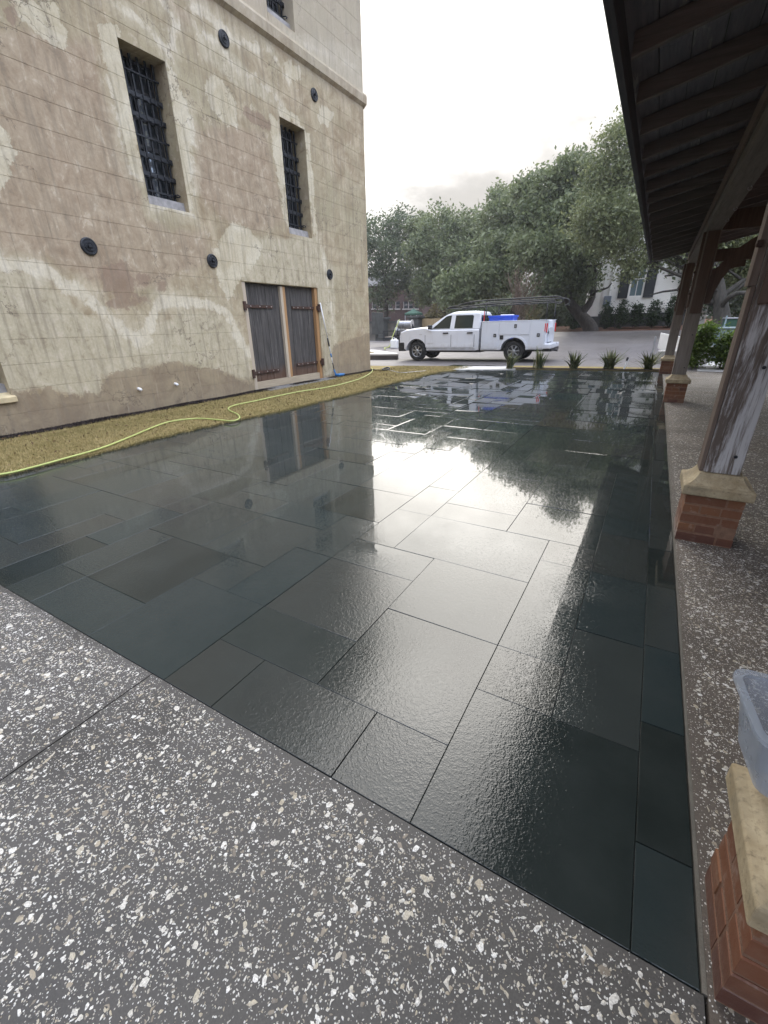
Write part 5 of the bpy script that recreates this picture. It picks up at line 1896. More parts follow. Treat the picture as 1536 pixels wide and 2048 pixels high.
# ladder rack
rk = []
rack = MB()
for yy in (0.06, TW - 0.06):
    q = 0.10 if yy < 1 else -0.10
    up = [(2.22, yy + q, 2.075), (2.7, yy + q * 0.5, 2.15), (3.4, yy, 2.265), (5.0, yy, 2.29), (6.25, yy, 2.30), (6.50, yy, 2.29), (6.64, yy, 2.24), (6.68, yy, 2.15), (6.62, yy, 2.06), (6.50, yy, 2.04)]
    lo = [(2.22, yy + q, 2.05), (2.9, yy + q * 0.3, 2.09), (4.0, yy, 2.145), (6.20, yy, 2.165), (6.38, yy, 2.15)]
    rack.tube(smooth_path(up, 5), 0.024, 8)
    rack.tube(smooth_path(lo, 4), 0.025, 8)
    for xx, zt in ((3.86, 2.14), (6.16, 2.165)):
        rack.tube([(xx, yy, BT + 0.03), (xx, yy, zt)], 0.024, 8)
        rack.box(xx - 0.05, xx + 0.05, yy - 0.05, yy + 0.05, BT + 0.029, BT + 0.045)
for xx, zz in ((2.24, 2.055), (3.0, 2.10), (3.86, 2.14), (5.0, 2.155), (6.20, 2.165)):
    rack.tube([(xx, 0.06, zz), (xx, TW - 0.06, zz)], 0.019, 8)
rack.build('ladder_rack', M['cord'], truck, smooth=True)
MB().tube([(3.80, 0.03, BT + 0.03), (3.80, 0.03, 1.90)], 0.016, 8).build('red_flag_rod', M['redlens'], truck)
bin_ = thing('storage_bin', 'blue plastic storage bin standing in the truck bed behind the cab', 'bin', truck.matrix_world @ Vector((0, 0, 0)))
bin_.location = (TRX + 3.84, TRY + 0.60, truck.location.z + 0.83)
bin_.rotation_euler = truck.rotation_euler
b1 = MB()
ring = lambda x0, x1, y0, y1, z: [(x0, y0, z), (x1, y0, z), (x1, y1, z), (x0, y1, z)]
loft(b1, [ring(0.05, 0.92, 0.06, 0.76, 0.0), ring(0.0, 0.97, 0.0, 0.80, 0.92), ring(0.02, 0.95, 0.02, 0.78, 0.92), ring(0.07, 0.90, 0.08, 0.74, 0.03)])
b1.build('bin_wall', M['bluebin'], bin_, bevel=0.012)
MB().box(-0.03, 1.00, -0.03, -0.004, 0.86, 0.93).box(-0.03, 1.00, 0.804, 0.83, 0.86, 0.93).box(-0.03, -0.004, -0.004, 0.804, 0.86, 0.93).box(0.974, 1.00, -0.004, 0.804, 0.86, 0.93).build('rim', M['bluebin'], bin_, bevel=0.008)
cooler = thing('white_cooler', 'white lidded cooler box in the truck bed behind the blue bin', 'cooler', (TRX + 4.05, TRY + 1.46, truck.location.z + 0.83), math.radians(3))
MB().box(0, 0.5, 0, 0.30, 0, 0.90).build('tub', M['whiteplastic'], cooler, bevel=0.03, seg=3)
MB().box(-0.01, 0.51, -0.01, 0.31, 0.902, 0.98).build('lid', M['whiteplastic'], cooler, bevel=0.025, seg=3)

# ------------------------------------------------------------------ trailer with hose reel behind the truck
t0 = at(772, 688, 26.0)
TZ = gz(t0.x, 26.0)
trailer = thing('equipment_trailer', 'dark open frame trailer carrying pump gear left of the truck', 'trailer', (t0.x - 0.4, 26.0, TZ), math.radians(4))
fr = MB()
for yy in (0.0, 1.5):
    fr.beam((0.2, yy, 0.50), (3.4, yy, 0.50), 0.09, 0.12)
    fr.beam((0.2, yy, 0.95), (3.4, yy, 0.95), 0.05, 0.05)
    for xx in (0.25, 1.2, 2.2, 3.3):
        fr.beam((xx, yy, 0.56), (xx, yy, 0.95), 0.05, 0.05)
for xx in (0.2, 1.2, 2.2, 3.4):
    fr.beam((xx, 0, 0.5), (xx, 1.5, 0.5), 0.09, 0.10)
fr.build('frame', M['iron'], trailer)
MB().box(0.2, 3.4, 0.03, 1.47, 0.562, 0.60).build('deck', M['fencegrey'], trailer)
MB().box(-0.72, -0.42, 0.2, 1.3, 0.75, 2.05).box(-0.62, -0.52, 0.5, 0.7, 0.45, 0.75).beam((-0.57, 0.6, 0.5), (0.2, 0.6, 0.5), 0.1, 0.1).build('ramp_gate', M['pillar'], trailer, bevel=0.02)
for yy in (-0.24, 1.54):
    w_ = thing_part('wheel', trailer, (1.35, yy, 0.34))
    MB().lathe([(0.19, 0.0), (0.30, 0.0), (0.34, 0.04), (0.34, 0.16), (0.30, 0.2), (0.19, 0.2)], (0, 0, 0), 'y', 24).build('tyre', M['tyre'], w_)
    MB().lathe([(0.18, 0.03), (0.10, 0.06), (0.03, 0.05)], (0, 0, 0), 'y', 20).build('rim', M['steel'], w_)
fe = MB()
for i in range(8):
    a, b = math.pi * i / 8, math.pi * (i + 1) / 8
    fe.beam((1.35 + 0.42 * math.cos(a), -0.14, 0.34 + 0.42 * math.sin(a)), (1.35 + 0.42 * math.cos(b), -0.14, 0.34 + 0.42 * math.sin(b)), 0.24, 0.02)
fe.build('mudguard', M['iron'], trailer)
reel = thing('hose_reel', 'silver hose reel mounted high on the trailer left of the truck hood', 'hose reel', (t0.x + 0.55, 26.5, TZ + 0.602), math.radians(4))
RZ = 0.72
rl = MB()
rl.lathe([(0.27, 0.0), (0.27, 0.03)], (0.10, 0.0, RZ), 'x', 26).lathe([(0.27, 0.0), (0.27, 0.03)], (1.02, 0.0, RZ), 'x', 26)
rl.build('flange', M['kerb'], reel)
MB().lathe([(0.10, 0.0), (0.10, 0.89)], (0.131, 0.0, RZ), 'x', 18).build('drum', M['steel'], reel)
hc = MB()
for i in range(12):
    cx = 0.17 + i * 0.073
    hc.tube([(cx, 0.18 * math.cos(a), RZ + 0.18 * math.sin(a)) for a in np.linspace(0, 2 * math.pi, 17)], 0.034, 6, cap=False)
hc.build('wound_hose', M['steel'], reel, smooth=True)
MB().beam((0.1, -0.3, 0), (0.1, 0, RZ), 0.05, 0.05).beam((0.1, 0.3, 0), (0.1, 0, RZ), 0.05, 0.05).beam((1.08, -0.3, 0), (1.08, 0, RZ), 0.05, 0.05).beam((1.08, 0.3, 0), (1.08, 0, RZ), 0.05, 0.05).build('stand', M['iron'], reel)
pump = thing('pressure_pump', 'black and white engine driven pump low on the trailer deck', 'pump', (t0.x + 0.35, 26.35, TZ + 0.602))
MB().box(0, 0.8, 0, 0.5, 0.0, 0.12).build('base', M['iron'], pump)
MB().lathe([(0.2, 0), (0.23, 0.05), (0.23, 0.32), (0.18, 0.38)], (0.05, 0.25, 0.36), 'x', 18).build('engine', M['steel'], pump)
MB().box(0.46, 0.78, 0.06, 0.44, 0.122, 0.46).build('pump_head', M['kerb'], pump, bevel=0.04)
MB().tube([(0.1, 0.0, 0.55), (0.1, 0, 0.75), (0.7, 0, 0.75), (0.7, 0, 0.5)], 0.02, 6).build('guard', M['iron'], pump)
jug = thing('white_jug', 'white plastic chemical jug on the ground before the trailer', 'jug', (at(789, 690, 25.0).x, 25.0, gz(-14.5, 25.0)))
MB().box(-0.22, 0.22, -0.16, 0.16, 0.0, 0.50).build('jug_body', M['whiteplastic'], jug, bevel=0.06, seg=3)
MB().lathe([(0.05, 0.50), (0.05, 0.58)], (0.1, 0, 0), 'z', 12).tube([(-0.15, 0, 0.49), (-0.12, 0, 0.60), (0.0, 0, 0.60), (0.02, 0, 0.49)], 0.02, 6).build('jug_handle', M['whiteplastic'], jug)
yh = MB().tube(smooth_path([(t0.x + 1.15, 25.7, TZ + 1.6), (t0.x + 1.05, 25.5, TZ + 1.2), (t0.x + 0.9, 25.3, TZ + 0.7), (t0.x + 0.72, 25.2, TZ + 0.1), (t0.x + 0.75, 24.5, TZ + 0.03), (t0.x + 1.4, 23.5, TZ - 0.0)]), 0.03, 6)
tag(yh.build('yellow_hose', M['hose'], smooth=True), 'yellow hose hanging down from the trailer to the pavement', 'hose')

# ------------------------------------------------------------------ strap leaved plants on the bed
def strap_plant(px_, py_, n, hgt, spread, label, seed):
    r_ = random.Random(seed)
    c = gnd(px_, py_, 0.03)
    mb = MB()
    for i in range(n):
        a = r_.uniform(0, 2 * math.pi)
        L_ = hgt * r_.uniform(0.55, 1.15)
        ou = spread * r_.uniform(0.15, 1.0)
        w = r_.uniform(0.014, 0.030)
        pr = []
        b0 = Vector((r_.gauss(0, 0.05), r_.gauss(0, 0.05), 0))
        droop = r_.uniform(0.0, 0.75) * (ou / spread)
        for k_ in range(6):
            t = k_ / 5
            pr.append(b0 + Vector((math.cos(a) * ou * t ** 1.4, math.sin(a) * ou * t ** 1.4, L_ * (t - droop * t * t * 0.75))))
        sd_ = Vector((-math.sin(a), math.cos(a), 0.15))
        vs, fs = [], []
        for k_, p in enumerate(pr):
            ww = w * (1 - (k_ / 5) ** 2.2) + 0.0015
            vs += [p - sd_ * ww, p + Vector((0, 0, -0.004)), p + sd_ * ww]
        for k_ in range(5):
            o_ = 3 * k_
            fs += [(o_, o_ + 1, o_ + 4, o_ + 3), (o_ + 1, o_ + 2, o_ + 5, o_ + 4)]
        mb.add(vs, fs)
    p = thing('strap_leaf_plant', label, 'plant', c, 0, 'strap leaved plants along the far patio edge')
    mb.build('leaves', M['strap'], p)
    MB().lathe([(0.0, 0.03), (0.07, 0.02), (0.10, -0.02)], (0, 0, 0), 'z', 10).build('root_crown', M['palm'], p)
    return p


strap_plant(1019, 737, 66, 0.60, 0.36, 'upright strap leaf plant in front of the truck rear wheel', 1)
strap_plant(1077, 737, 60, 0.66, 0.32, 'tall narrow strap leaf plant beneath the truck rear bumper', 2)
strap_plant(1146, 738, 90, 0.60, 0.44, 'strap leaf plant with one long leaf leaning right, just right of the truck', 3)
strap_plant(1217, 738, 110, 0.60, 0.46, 'bushy dark strap leaf plant with pointed centre leaves, left of the white stake', 4)
strap_plant(1296, 739, 115, 0.56, 0.48, 'wide drooping strap leaf plant next to the farthest brick pier', 5)
for (px_, py_, lab, sd_) in ((1170, 739, None, 21), ):
    pass
sp_ = gnd(1247, 739, 0.03)
stake = thing('marker_stake', 'small white marker stake with dark top between two strap leaf plants', 'stake', sp_, 0.3)
MB().beam((0, 0, 0), (0.05, 0.02, 0.26), 0.035, 0.012).build('blade', M['whiteplastic'], stake)
MB().beam((0.05, 0.02, 0.262), (0.07, 0.03, 0.38), 0.05, 0.05).build('top', M['blackplastic'], stake, bevel=0.012)
MB().beam((0.02, -0.02, 0.02), (0.10, -0.02, 0.33), 0.03, 0.01).build('tag', M['whiteplastic'], stake)


# ------------------------------------------------------------------ leaves and trees
def leaf_cloud(lobes, n, size, flat=0.0, clump=0.34, per=30, aspect=0.5, seed=0, fill=0.55):
    """lobes: (cx, cy, cz, rx, ry, rz); clumps of leaf quads spread through the lobes, denser at the shell"""
    g = np.random.default_rng(seed)
    lobes = np.array(lobes, float)
    vol = np.prod(lobes[:, 3:], axis=1) ** 0.75
    nc = max(1, n // per)
    li = g.choice(len(lobes), nc, p=vol / vol.sum())
    d = g.normal(0, 1, (nc, 3))
    d /= np.linalg.norm(d, axis=1)[:, None]
    rad = g.uniform(fill ** 3, 1.0, nc) ** (1 / 3) * g.uniform(0.80, 1.10, nc)
    c = lobes[li, :3] + d * rad[:, None] * lobes[li, 3:]
    cl = np.repeat(c, per, 0)
    cs = np.repeat(clump * g.uniform(0.5, 1.35, nc), per)
    off = g.normal(0, 1, (len(cl), 3)) * cs[:, None]
    off[:, 2] *= 0.62
    P = cl + off
    N = len(P)
    nrm = g.normal(0, 1, (N, 3)) + np.array([0, 0, 0.6])
    nrm /= np.linalg.norm(nrm, axis=1)[:, None]
    u = np.cross(nrm, g.normal(0, 1, (N, 3)))
    u /= np.linalg.norm(u, axis=1)[:, None] + 1e-9
    v = np.cross(nrm, u)
    s = size * g.uniform(0.55, 1.45, N)[:, None]
    V = np.stack([P - u * s, P + v * s * aspect, P + u * s, P - v * s * aspect], 1)
    return V.reshape(-1, 3), np.arange(4 * N).reshape(-1, 4)


def limb(mb, a, b, r0, r1, wig, rnd, n=7):
    a, b = Vector(a), Vector(b)
    pts_, rs = [], []
    ph = [rnd.uniform(0, 6.28) for _ in range(3)]
    for i in range(n + 1):
        t = i / n
        p = a.lerp(b, t)
        s = math.sin(math.pi * t) * wig
        p = p + Vector((math.sin(3.1 * t + ph[0]) * s, math.sin(2.6 * t + ph[1]) * s, math.sin(3.7 * t + ph[2]) * s * 0.8 + s * 0.4))
        pts_.append(p)
        rs.append(r0 + (r1 - r0) * t ** 0.8)
    mb.tube(pts_, rs, 8)
    return pts_


def tree(name, label, base, trunk_pts, r0, lobes, n, size, leaf, bark, group=None, seed=0, limbs=(), clump=0.34, fill=0.55, twigs=1.0, cat='tree'):
    """everything relative to the base point"""
    rnd = random.Random(seed)
    t = thing(name, label, cat, base, 0, group)
    tb_ = MB()
    k = len(trunk_pts)
    tp = smooth_path(trunk_pts, 4)
    rr = []
    for i in range(len(tp)):
        f = i / (len(tp) - 1)
        rr.append(r0 * (0.75 * math.exp(-f * 8) + 1.0 - 0.55 * f))
    tb_.tube(tp, rr, 12)
    top = tp[-1]
    for (fr_, end, ra, rb) in limbs:
        p = tp[min(len(tp) - 1, int(fr_ * (len(tp) - 1)))]
        lp = limb(tb_, p, end, ra, rb, 0.35, rnd)
        for q in (3, 5):
            e2 = lp[q] + Vector((rnd.gauss(0, 1.3), rnd.gauss(0, 1.0), rnd.uniform(0.3, 1.8)))
            limb(tb_, lp[q], e2, rb * 1.2, rb * 0.35, 0.2, rnd, 4)
    for lb in lobes:
        if rnd.random() < twigs:
            limb(tb_, top, Vector(lb[:3]), r0 * 0.32, r0 * 0.07, 0.5, rnd, 6)
    tb_.build('trunk', bark, t, smooth=True)
    V, Fc = leaf_cloud(lobes, n, size, seed=seed + 100, clump=clump, fill=fill)
    c = fast_mesh('crown', V, Fc, leaf, t)
    return t


def lobes_px(spec, Y, base):
    """crown lobes surveyed in the photo: (px, py, radius_px, dY)"""
    out = []
    for px_, py_, rp, dY in spec:
        p = at(px_, py_, Y + dY)
        depth = (Vector((CAM_M[0][2], CAM_M[1][2], CAM_M[2][2])) * -1).dot(p - Vector((0, 0, EYE)))
        r = rp * depth / F_PX
        out.append((p.x - base[0], p.y - base[1], p.z - base[2], r, r * 1.05, r * 0.86))
    return out


# far mass of woodland closing the view
wl_ = []
rw = random.Random(5)
for i in range(75):
    a = -78 + i * 2.0 + rw.uniform(-1, 1)
    yy = 68 + rw.uniform(-5, 8)
    h_ = rw.uniform(5.5, 8.0)
    wl_.append((a, yy, gz(a, yy) + h_ * 0.5, 3.4, 3.0, h_ * 0.5))
V, Fc = leaf_cloud(wl_, 42000, 0.42, seed=3, clump=0.8, fill=0.3)
wood = fast_mesh('woodland', V, Fc, M['darkleaf'])
tag(wood, 'dark far woodland closing the view behind everything', None, kind='stuff')
und = []
for i in range(26):
    a = -16 + i * 0.62 + rw.uniform(-.3, .3)
    if -4.9 < a < -3.6:
        continue
    yy = 40 + rw.uniform(-1.5, 2.5)
    und.append((a, yy, gz(a, yy) + 0.9, 1.1, 0.9, rw.uniform(1.2, 2.0)))
V, Fc = leaf_cloud(und, 22000, 0.16, seed=4, clump=0.4, fill=0.2)
un = fast_mesh('undergrowth', V, Fc, M['darkleaf'])
tag(un, 'dark undergrowth beneath the trees behind the truck', None, kind='stuff')

# the oaks
B = at(770, 640, 47.0)
b0 = (B.x, 47.0, gz(B.x, 47))
lob = lobes_px([(760, 470, 42, 0), (800, 455, 40, 1), (745, 520, 40, 1), (790, 520, 42, -1), (760, 575, 34, 0), (820, 500, 34, 2), (830, 560, 32, 1), (840, 590, 26, 2), (800, 560, 30, 1), (770, 610, 18, 0), (700, 480, 50, 3), (640, 520, 50, 3)], 47, b0)
tree('oak_tree', 'dark tree with thin gaps at the left, just beside the building corner', b0, [(0, 0, 0), (0.2, 0, 2.5), (0.1, 0.2, 5.5)], 0.32, lob, 26000, 0.14, M['darkleaf'], M['bark'], 'oaks behind the driveway', 11, clump=0.42)
B = at(890, 640, 44.0)
b0 = (B.x, 44.0, gz(B.x, 44))
lob = lobes_px([(880, 460, 46, 0), (925, 465, 44, 1), (850, 500, 40, -1), (900, 525, 48, -1), (945, 520, 40, 0), (865, 570, 42, -1), (915, 590, 38, -2), (955, 470, 30, 2), (840, 450, 24, 3)], 44, b0)
tree('oak_tree', 'broad dark green oak in the middle, above the cab of the truck', b0, [(0, 0, 0), (-0.2, 0, 2.2), (0.2, 0.1, 5.0)], 0.4, lob, 26000, 0.145, M['oakleaf'], M['bark'], 'oaks behind the driveway', 12, clump=0.40)
B = at(1020, 640, 37.0)
b0 = (B.x, 37.0, gz(B.x, 37))
lob = lobes_px([(1000, 440, 46, 2), (1045, 420, 46, 1), (990, 500, 44, 0), (1040, 490, 48, -1), (945, 560, 42, -2), (920, 590, 34, -3), (990, 560, 44, -2), (1090, 470, 44, 0), (1000, 400, 26, 3), (900, 565, 24, -3)], 37, b0)
tree('oak_tree', 'grey green oak with low foliage hanging behind the truck bed', b0, [(0, 0, 0), (0.4, 0, 2.0), (0.3, 0, 4.8)], 0.38, lob, 28000, 0.13, M['oakleaf'], M['barkgrey'], 'oaks behind the driveway', 13, clump=0.38)
# leaning oak
B = at(1177, 654, 31.5)
b0 = (B.x, 31.5, gz(B.x, 31.5) - 0.1)
rel = lambda px_, py_, Y: tuple(at(px_, py_, Y) - Vector(b0))
lob = lobes_px([(1105, 372, 40, 1), (1150, 345, 42, 1), (1080, 430, 44, 1), (1120, 440, 46, 0), (1165, 420, 44, 0), (1100, 500, 46, -1), (1150, 510, 46, -1), (1060, 500, 40, 0), (1110, 560, 40, -1), (1150, 570, 38, 0), (1185, 475, 42, 1), (1165, 560, 26, 2), (1050, 380, 24, 2), (1200, 400, 40, 2)], 31.5, b0)
tree('oak_tree', 'great live oak whose thick trunk leans left, right of the truck', b0, [(0.25, 0, -0.5), (0.05, 0, 0.25), rel(1160, 630, 31.5), rel(1143, 610, 31.4), rel(1130, 588, 31.2), rel(1118, 552, 31.2), rel(1106, 495, 31)], 0.37, lob, 42000, 0.115, M['oakleaf'], M['bark'],
     'oaks behind the driveway', 14, limbs=[(0.35, rel(1195, 545, 32.5), 0.26, 0.09), (0.5, rel(1080, 520, 31), 0.22, 0.08), (0.65, rel(1175, 480, 31.8), 0.22, 0.08)], clump=0.34, fill=0.45)
# near right oak with pale foliage, its bent limbs over the house
B = at(1447, 668, 27.0)
b0 = (B.x, 27.0, gz(B.x, 27.0) - 0.1)
lob = lobes_px([(1240, 285, 36, 0), (1215, 350, 44, 0), (1270, 350, 46, 0), (1200, 430, 46, -1), (1250, 430, 50, -1), (1180, 455, 28, -1), (1222, 480, 40, -1), (1265, 500, 40, -1), (1300, 420, 50, 1), (1340, 350, 60, 2), (1262, 250, 26, 1), (1225, 330, 20, 0), (1262, 540, 22, -1),
                (1420, 480, 60, 1), (1480, 440, 60, 1), (1330, 510, 30, 0), (1480, 540, 44, 2), (1380, 470, 44, 1), (1530, 520, 50, 2)], 27.0, b0)
tree('oak_tree', 'pale leaved live oak with bent low limbs in front of the white house', b0, [(0, 0, 0), rel_ if False else tuple(at(1443, 630, 27) - Vector(b0)), tuple(at(1440, 595, 27) - Vector(b0)), tuple(at(1438, 565, 27) - Vector(b0)), tuple(at(1425, 520, 27) - Vector(b0))], 0.34, lob, 56000, 0.076,
     M['oakleaf2'], M['barkgrey'], 'oaks behind the driveway', 15,
     limbs=[(0.45, tuple(at(1300, 590, 26.5) - Vector(b0)), 0.11, 0.035), (0.6, tuple(at(1330, 552, 26.5) - Vector(b0)), 0.10, 0.035), (0.35, tuple(at(1505, 595, 26.0) - Vector(b0)), 0.15, 0.06), (0.5, tuple(at(1500, 560, 27.5) - Vector(b0)), 0.14, 0.05), (0.7, tuple(at(1260, 520, 26.5) - Vector(b0)), 0.12, 0.04), (0.3, tuple(at(1400, 600, 28.0) - Vector(b0)), 0.16, 0.06)],
     clump=0.38, fill=0.5)
# hanging sprays over the house front
B = at(1560, 650, 36.0)
b0 = (B.x, 36.0, gz(B.x, 36.0))
lob = lobes_px([(1400, 560, 34, 0), (1450, 540, 44, 0), (1500, 560, 44, 0), (1540, 520, 50, 0), (1560, 590, 40, 0), (1420, 610, 22, 0), (1490, 620, 26, 0), (1400, 500, 44, 0)], 36, b0)
tree('oak_tree', 'dark oak filling the gap between the pavilion posts at the far right', b0, [(0, 0, 0), (-0.3, 0, 2.0), (0, 0, 4.4)], 0.4, lob, 16000, 0.14, M['darkleaf'], M['bark'], 'oaks behind the driveway', 16, clump=0.4)

# bare multi-stemmed tree and dry palm behind the truck bed
B = at(1042, 645, 29.5)
cm = thing('crape_myrtle', 'leafless pale brown tree with many upright stems behind the truck', 'tree', (B.x, 29.5, gz(B.x, 29.5)))
rnd = random.Random(31)
st_ = MB()
for i in range(16):
    a = rnd.uniform(0, 2 * math.pi)
    sp2 = rnd.uniform(0.15, 1.25)
    e = Vector((math.cos(a) * sp2, math.sin(a) * sp2 * 0.8, rnd.uniform(2.4, 3.6)))
    pp = limb(st_, (rnd.gauss(0, .12), rnd.gauss(0, .12), 0), e, 0.040, 0.014, 0.12, rnd, 6)
    for q in (2, 3, 4, 5):
        for _ in range(3):
            e2 = pp[q] + Vector((rnd.gauss(0, 0.35), rnd.gauss(0, 0.3), rnd.uniform(0.5, 1.2)))
            limb(st_, pp[q], e2, 0.014, 0.005, 0.06, rnd, 3)
st_.build('stems', M['twig'], cm, smooth=True)
B = at(1062, 650, 28.2)
pm = thing('dry_palm', 'low yellowish fan palm just above the truck bed', 'palm', (B.x, 28.2, gz(B.x, 28.2)))
mb = MB()
for i in range(30):
    a = rnd.uniform(0, 2 * math.pi)
    el = rnd.uniform(0.1, 1.2)
    L_ = rnd.uniform(0.9, 1.5)
    dd = Vector((math.cos(a) * math.cos(el), math.sin(a) * math.cos(el), math.sin(el)))
    sd_ = dd.cross(Vector((0, 0, 1))).normalized()
    c0 = Vector((0, 0, 0.5)) + dd * L_ * 0.55
    for j in range(7):
        f = (j - 3) / 3
        tip = c0 + (dd * (1 - 0.35 * abs(f)) + sd_ * f * 0.8).normalized() * L_ * 0.55 + Vector((0, 0, -0.08))
        mb.add([c0 - sd_ * 0.012, c0 + sd_ * 0.012, tip], [(0, 1, 2)])
    mb.tube([(0, 0, 0.4), c0], 0.012, 4)
mb.build('fronds', M['palm'], pm)
MB().lathe([(0.12, 0), (0.14, 0.3), (0.10, 0.55)], (0, 0, 0), 'z', 10).build('stem', M['bark'], pm)


def shrub(name, label, base, lobes, n, size, leaf, group=None, seed=0, clump=0.1, cat='shrub', stem=0.03, fill=0.3):
    t = thing(name, label, cat, base, 0, group)
    V, Fc = leaf_cloud(lobes, n, size, seed=seed, clump=clump, fill=fill)
    fast_mesh('foliage', V, Fc, leaf, t)
    h_ = max(l[2] for l in lobes)
    s_ = MB()
    rnd_ = random.Random(seed)
    for i in range(4):
        s_.tube([(rnd_.gauss(0, .05), rnd_.gauss(0, .05), -0.03), (rnd_.gauss(0, .12), rnd_.gauss(0, .12), h_)], [stem, stem * 0.4], 6)
    s_.build('stem', M['bark'], t)
    return t


# clipped columns in front of the house
hx = [(1143, 'leftmost of the dark columnar shrubs, left of the leaning trunk'), (1209, 'dark columnar shrub nearest the right side of the leaning trunk'), (1238, 'dark columnar shrub under the left shutter of the house window'),
      (1267, 'dark columnar shrub under the right shutter of the house window'), (1301, 'dark columnar shrub left of the porch railing'), (1336, 'dark columnar shrub beneath the porch railing')]
for i, (px_, lab) in enumerate(hx):
    B = at(px_, 655, 32.4)
    g_ = gz(B.x, 32.4)
    r_ = random.Random(i)
    shrub('columnar_shrub', lab, (B.x, 32.4, g_), [(0, 0, 0.55, 0.36, 0.36, 0.6), (0.02, 0, 1.0, 0.30, 0.3, 0.5 + r_.uniform(-.08, .12)), (0.1, 0.05, 0.35, 0.4, 0.38, 0.35)], 3200, 0.05, M['hedgeleaf'], 'columnar shrubs before the white house', 40 + i, clump=0.10)

# bright shrubs at the pavilion end
B = at(1388, 735, 17.9)
shrub('round_shrub', 'bright green shrub behind the third post, taller and left of the path', (B.x, 17.9, 0), [(0, 0, 0.45, 0.36, 0.4, 0.5), (0.08, 0.1, 0.95, 0.34, 0.35, 0.42), (-0.10, 0, 0.7, 0.28, 0.3, 0.4), (0.12, 0, 1.20, 0.26, 0.3, 0.28)], 5200, 0.045, M['brightleaf'], 'bright shrubs at the pavilion end', 61, clump=0.09)
B = at(1447, 738, 17.9)
shrub('round_shrub', 'bright topped dark green shrub right of the path by the nearer post', (B.x, 17.9, 0), [(0, 0, 0.42, 0.42, 0.4, 0.48), (0.12, 0.1, 0.85, 0.36, 0.35, 0.36), (-0.12, 0, 0.7, 0.30, 0.3, 0.36)], 5200, 0.045, M['brightleaf'], 'bright shrubs at the pavilion end', 62, clump=0.09)
B = at(1395, 668, 22.5)
shrub('low_shrub', 'small yellow green shrub far behind the pavilion posts', (B.x, 22.5, gz(B.x, 22.5)), [(0, 0, 0.5, 0.45, 0.45, 0.5), (0.3, 0, 0.4, 0.4, 0.4, 0.4)], 2600, 0.05, M['brightleaf'], None, 63, clump=0.1)
B = at(1406, 705, 19.6)
fl = thing('flower_clump', 'low clump of white flowers beside the path at the pavilion end', 'flowers', (B.x, 19.6, gz(B.x, 19.6)))
V, Fc = leaf_cloud([(0, 0, 0.28, 0.42, 0.5, 0.30)], 900, 0.05, seed=71, clump=0.08, fill=0.2)
fast_mesh('blossoms', V, Fc, M['whiteflower'], fl)
V, Fc = leaf_cloud([(0, 0, 0.16, 0.46, 0.5, 0.22)], 900, 0.05, seed=72, clump=0.08, fill=0.2)
fast_mesh('foliage', V, Fc, M['hedgeleaf'], fl)
pth = MB().add([(1.35, 17.15, 0.012), (2.35, 17.15, 0.012), (2.75, 22.0, gz(2.7, 22) + 0.012), (1.95, 22.0, gz(2, 22) + 0.012), (1.35, 19.0, gz(1.4, 19) + 0.012), (2.5, 19.0, gz(2.5, 19) + 0.012)],
               [(0, 1, 5, 4), (4, 5, 2, 3)]).build('garden_path', M['slab'])
struct(pth, 'grey garden path between the two bright shrubs')
B = at(1441, 690, 21.0)
ut = thing('utility_cabinet', 'pale blue grey utility cabinet behind the right bright shrub', 'utility box', (B.x, 21.0, gz(B.x, 21.0)), 0.1)
MB().box(-0.32, 0.32, -0.3, 0.3, 0.0, 1.02).build('cabinet', M['utility'], ut, bevel=0.015)
MB().box(-0.36, 0.36, -0.34, 0.34, 1.021, 1.07).build('lid', M['utility'], ut, bevel=0.012)
MB().tube([(0.0, 0.2, 1.071), (0.0, 0.2, 1.45)], 0.025, 8).build('conduit', M['utility'], ut)
B = at(1465, 690, 23.5)
ut2 = thing('dark_transformer', 'dark green transformer box with pale lid behind the utility cabinet', 'utility box', (B.x, 23.5, gz(B.x, 23.5)), 0.0)
MB().box(-0.5, 0.5, -0.4, 0.4, 0.0, 1.12).build('cabinet', M['tent'], ut2, bevel=0.02)
MB().box(-0.53, 0.53, -0.43, 0.43, 1.121, 1.17).build('lid', M['steel'], ut2, bevel=0.01)
# white curved wall end behind the last post
B = at(1312, 712, 18.6)
cw_ = thing('curved_wall_end', 'low white curved wall end behind the farthest pavilion post', 'wall', (B.x, 18.6, gz(B.x, 18.6)))
mb = MB()
vs, fs = [], []
for i in range(13):
    t = i / 12
    x = t * 1.5
    yy = 0.9 * (1 - t) ** 2
    zt = 0.98 - 0.16 * math.sin(min(1, t * 1.3) * math.pi / 2)
    zb_ = 0.46 - 0.36 * min(1, t * 1.4) ** 0.7 if t < 0.7 else 0.08
    for dy in (0, 0.14):
        vs += [(x, yy + dy, zb_), (x, yy + dy, zt)]
for i in range(12):
    o_ = 4 * i
    fs += [(o_, o_ + 4, o_ + 5, o_ + 1), (o_ + 2, o_ + 3, o_ + 7, o_ + 6), (o_ + 1, o_ + 5, o_ + 7, o_ + 3), (o_, o_ + 2, o_ + 6, o_ + 4)]
fs += [(0, 1, 3, 2), (48, 50, 51, 49)]
mb.add(vs, fs).build('wall_panel', M['house'], cw_, bevel=0.01)
MB().box(0.04, 1.5, 0.12, 0.5, -0.05, 0.40).build('plinth', M['kerb'], cw_)
MB().box(-0.16, -0.10, 0.9, 0.96, 0.0, 0.85).build('end_post', M['steel'], cw_)

# ------------------------------------------------------------------ the white house
HY = 35.5
hx0, hx1 = at(1203, 600, HY).x, at(1420, 600, HY).x
hzb = gz(hx0, HY) - 0.3
house = thing('white_house', 'white stuccoed house with black shutters and a rounded corner tower', 'house', (hx0, HY, 0))
HO = Vector(house.location)


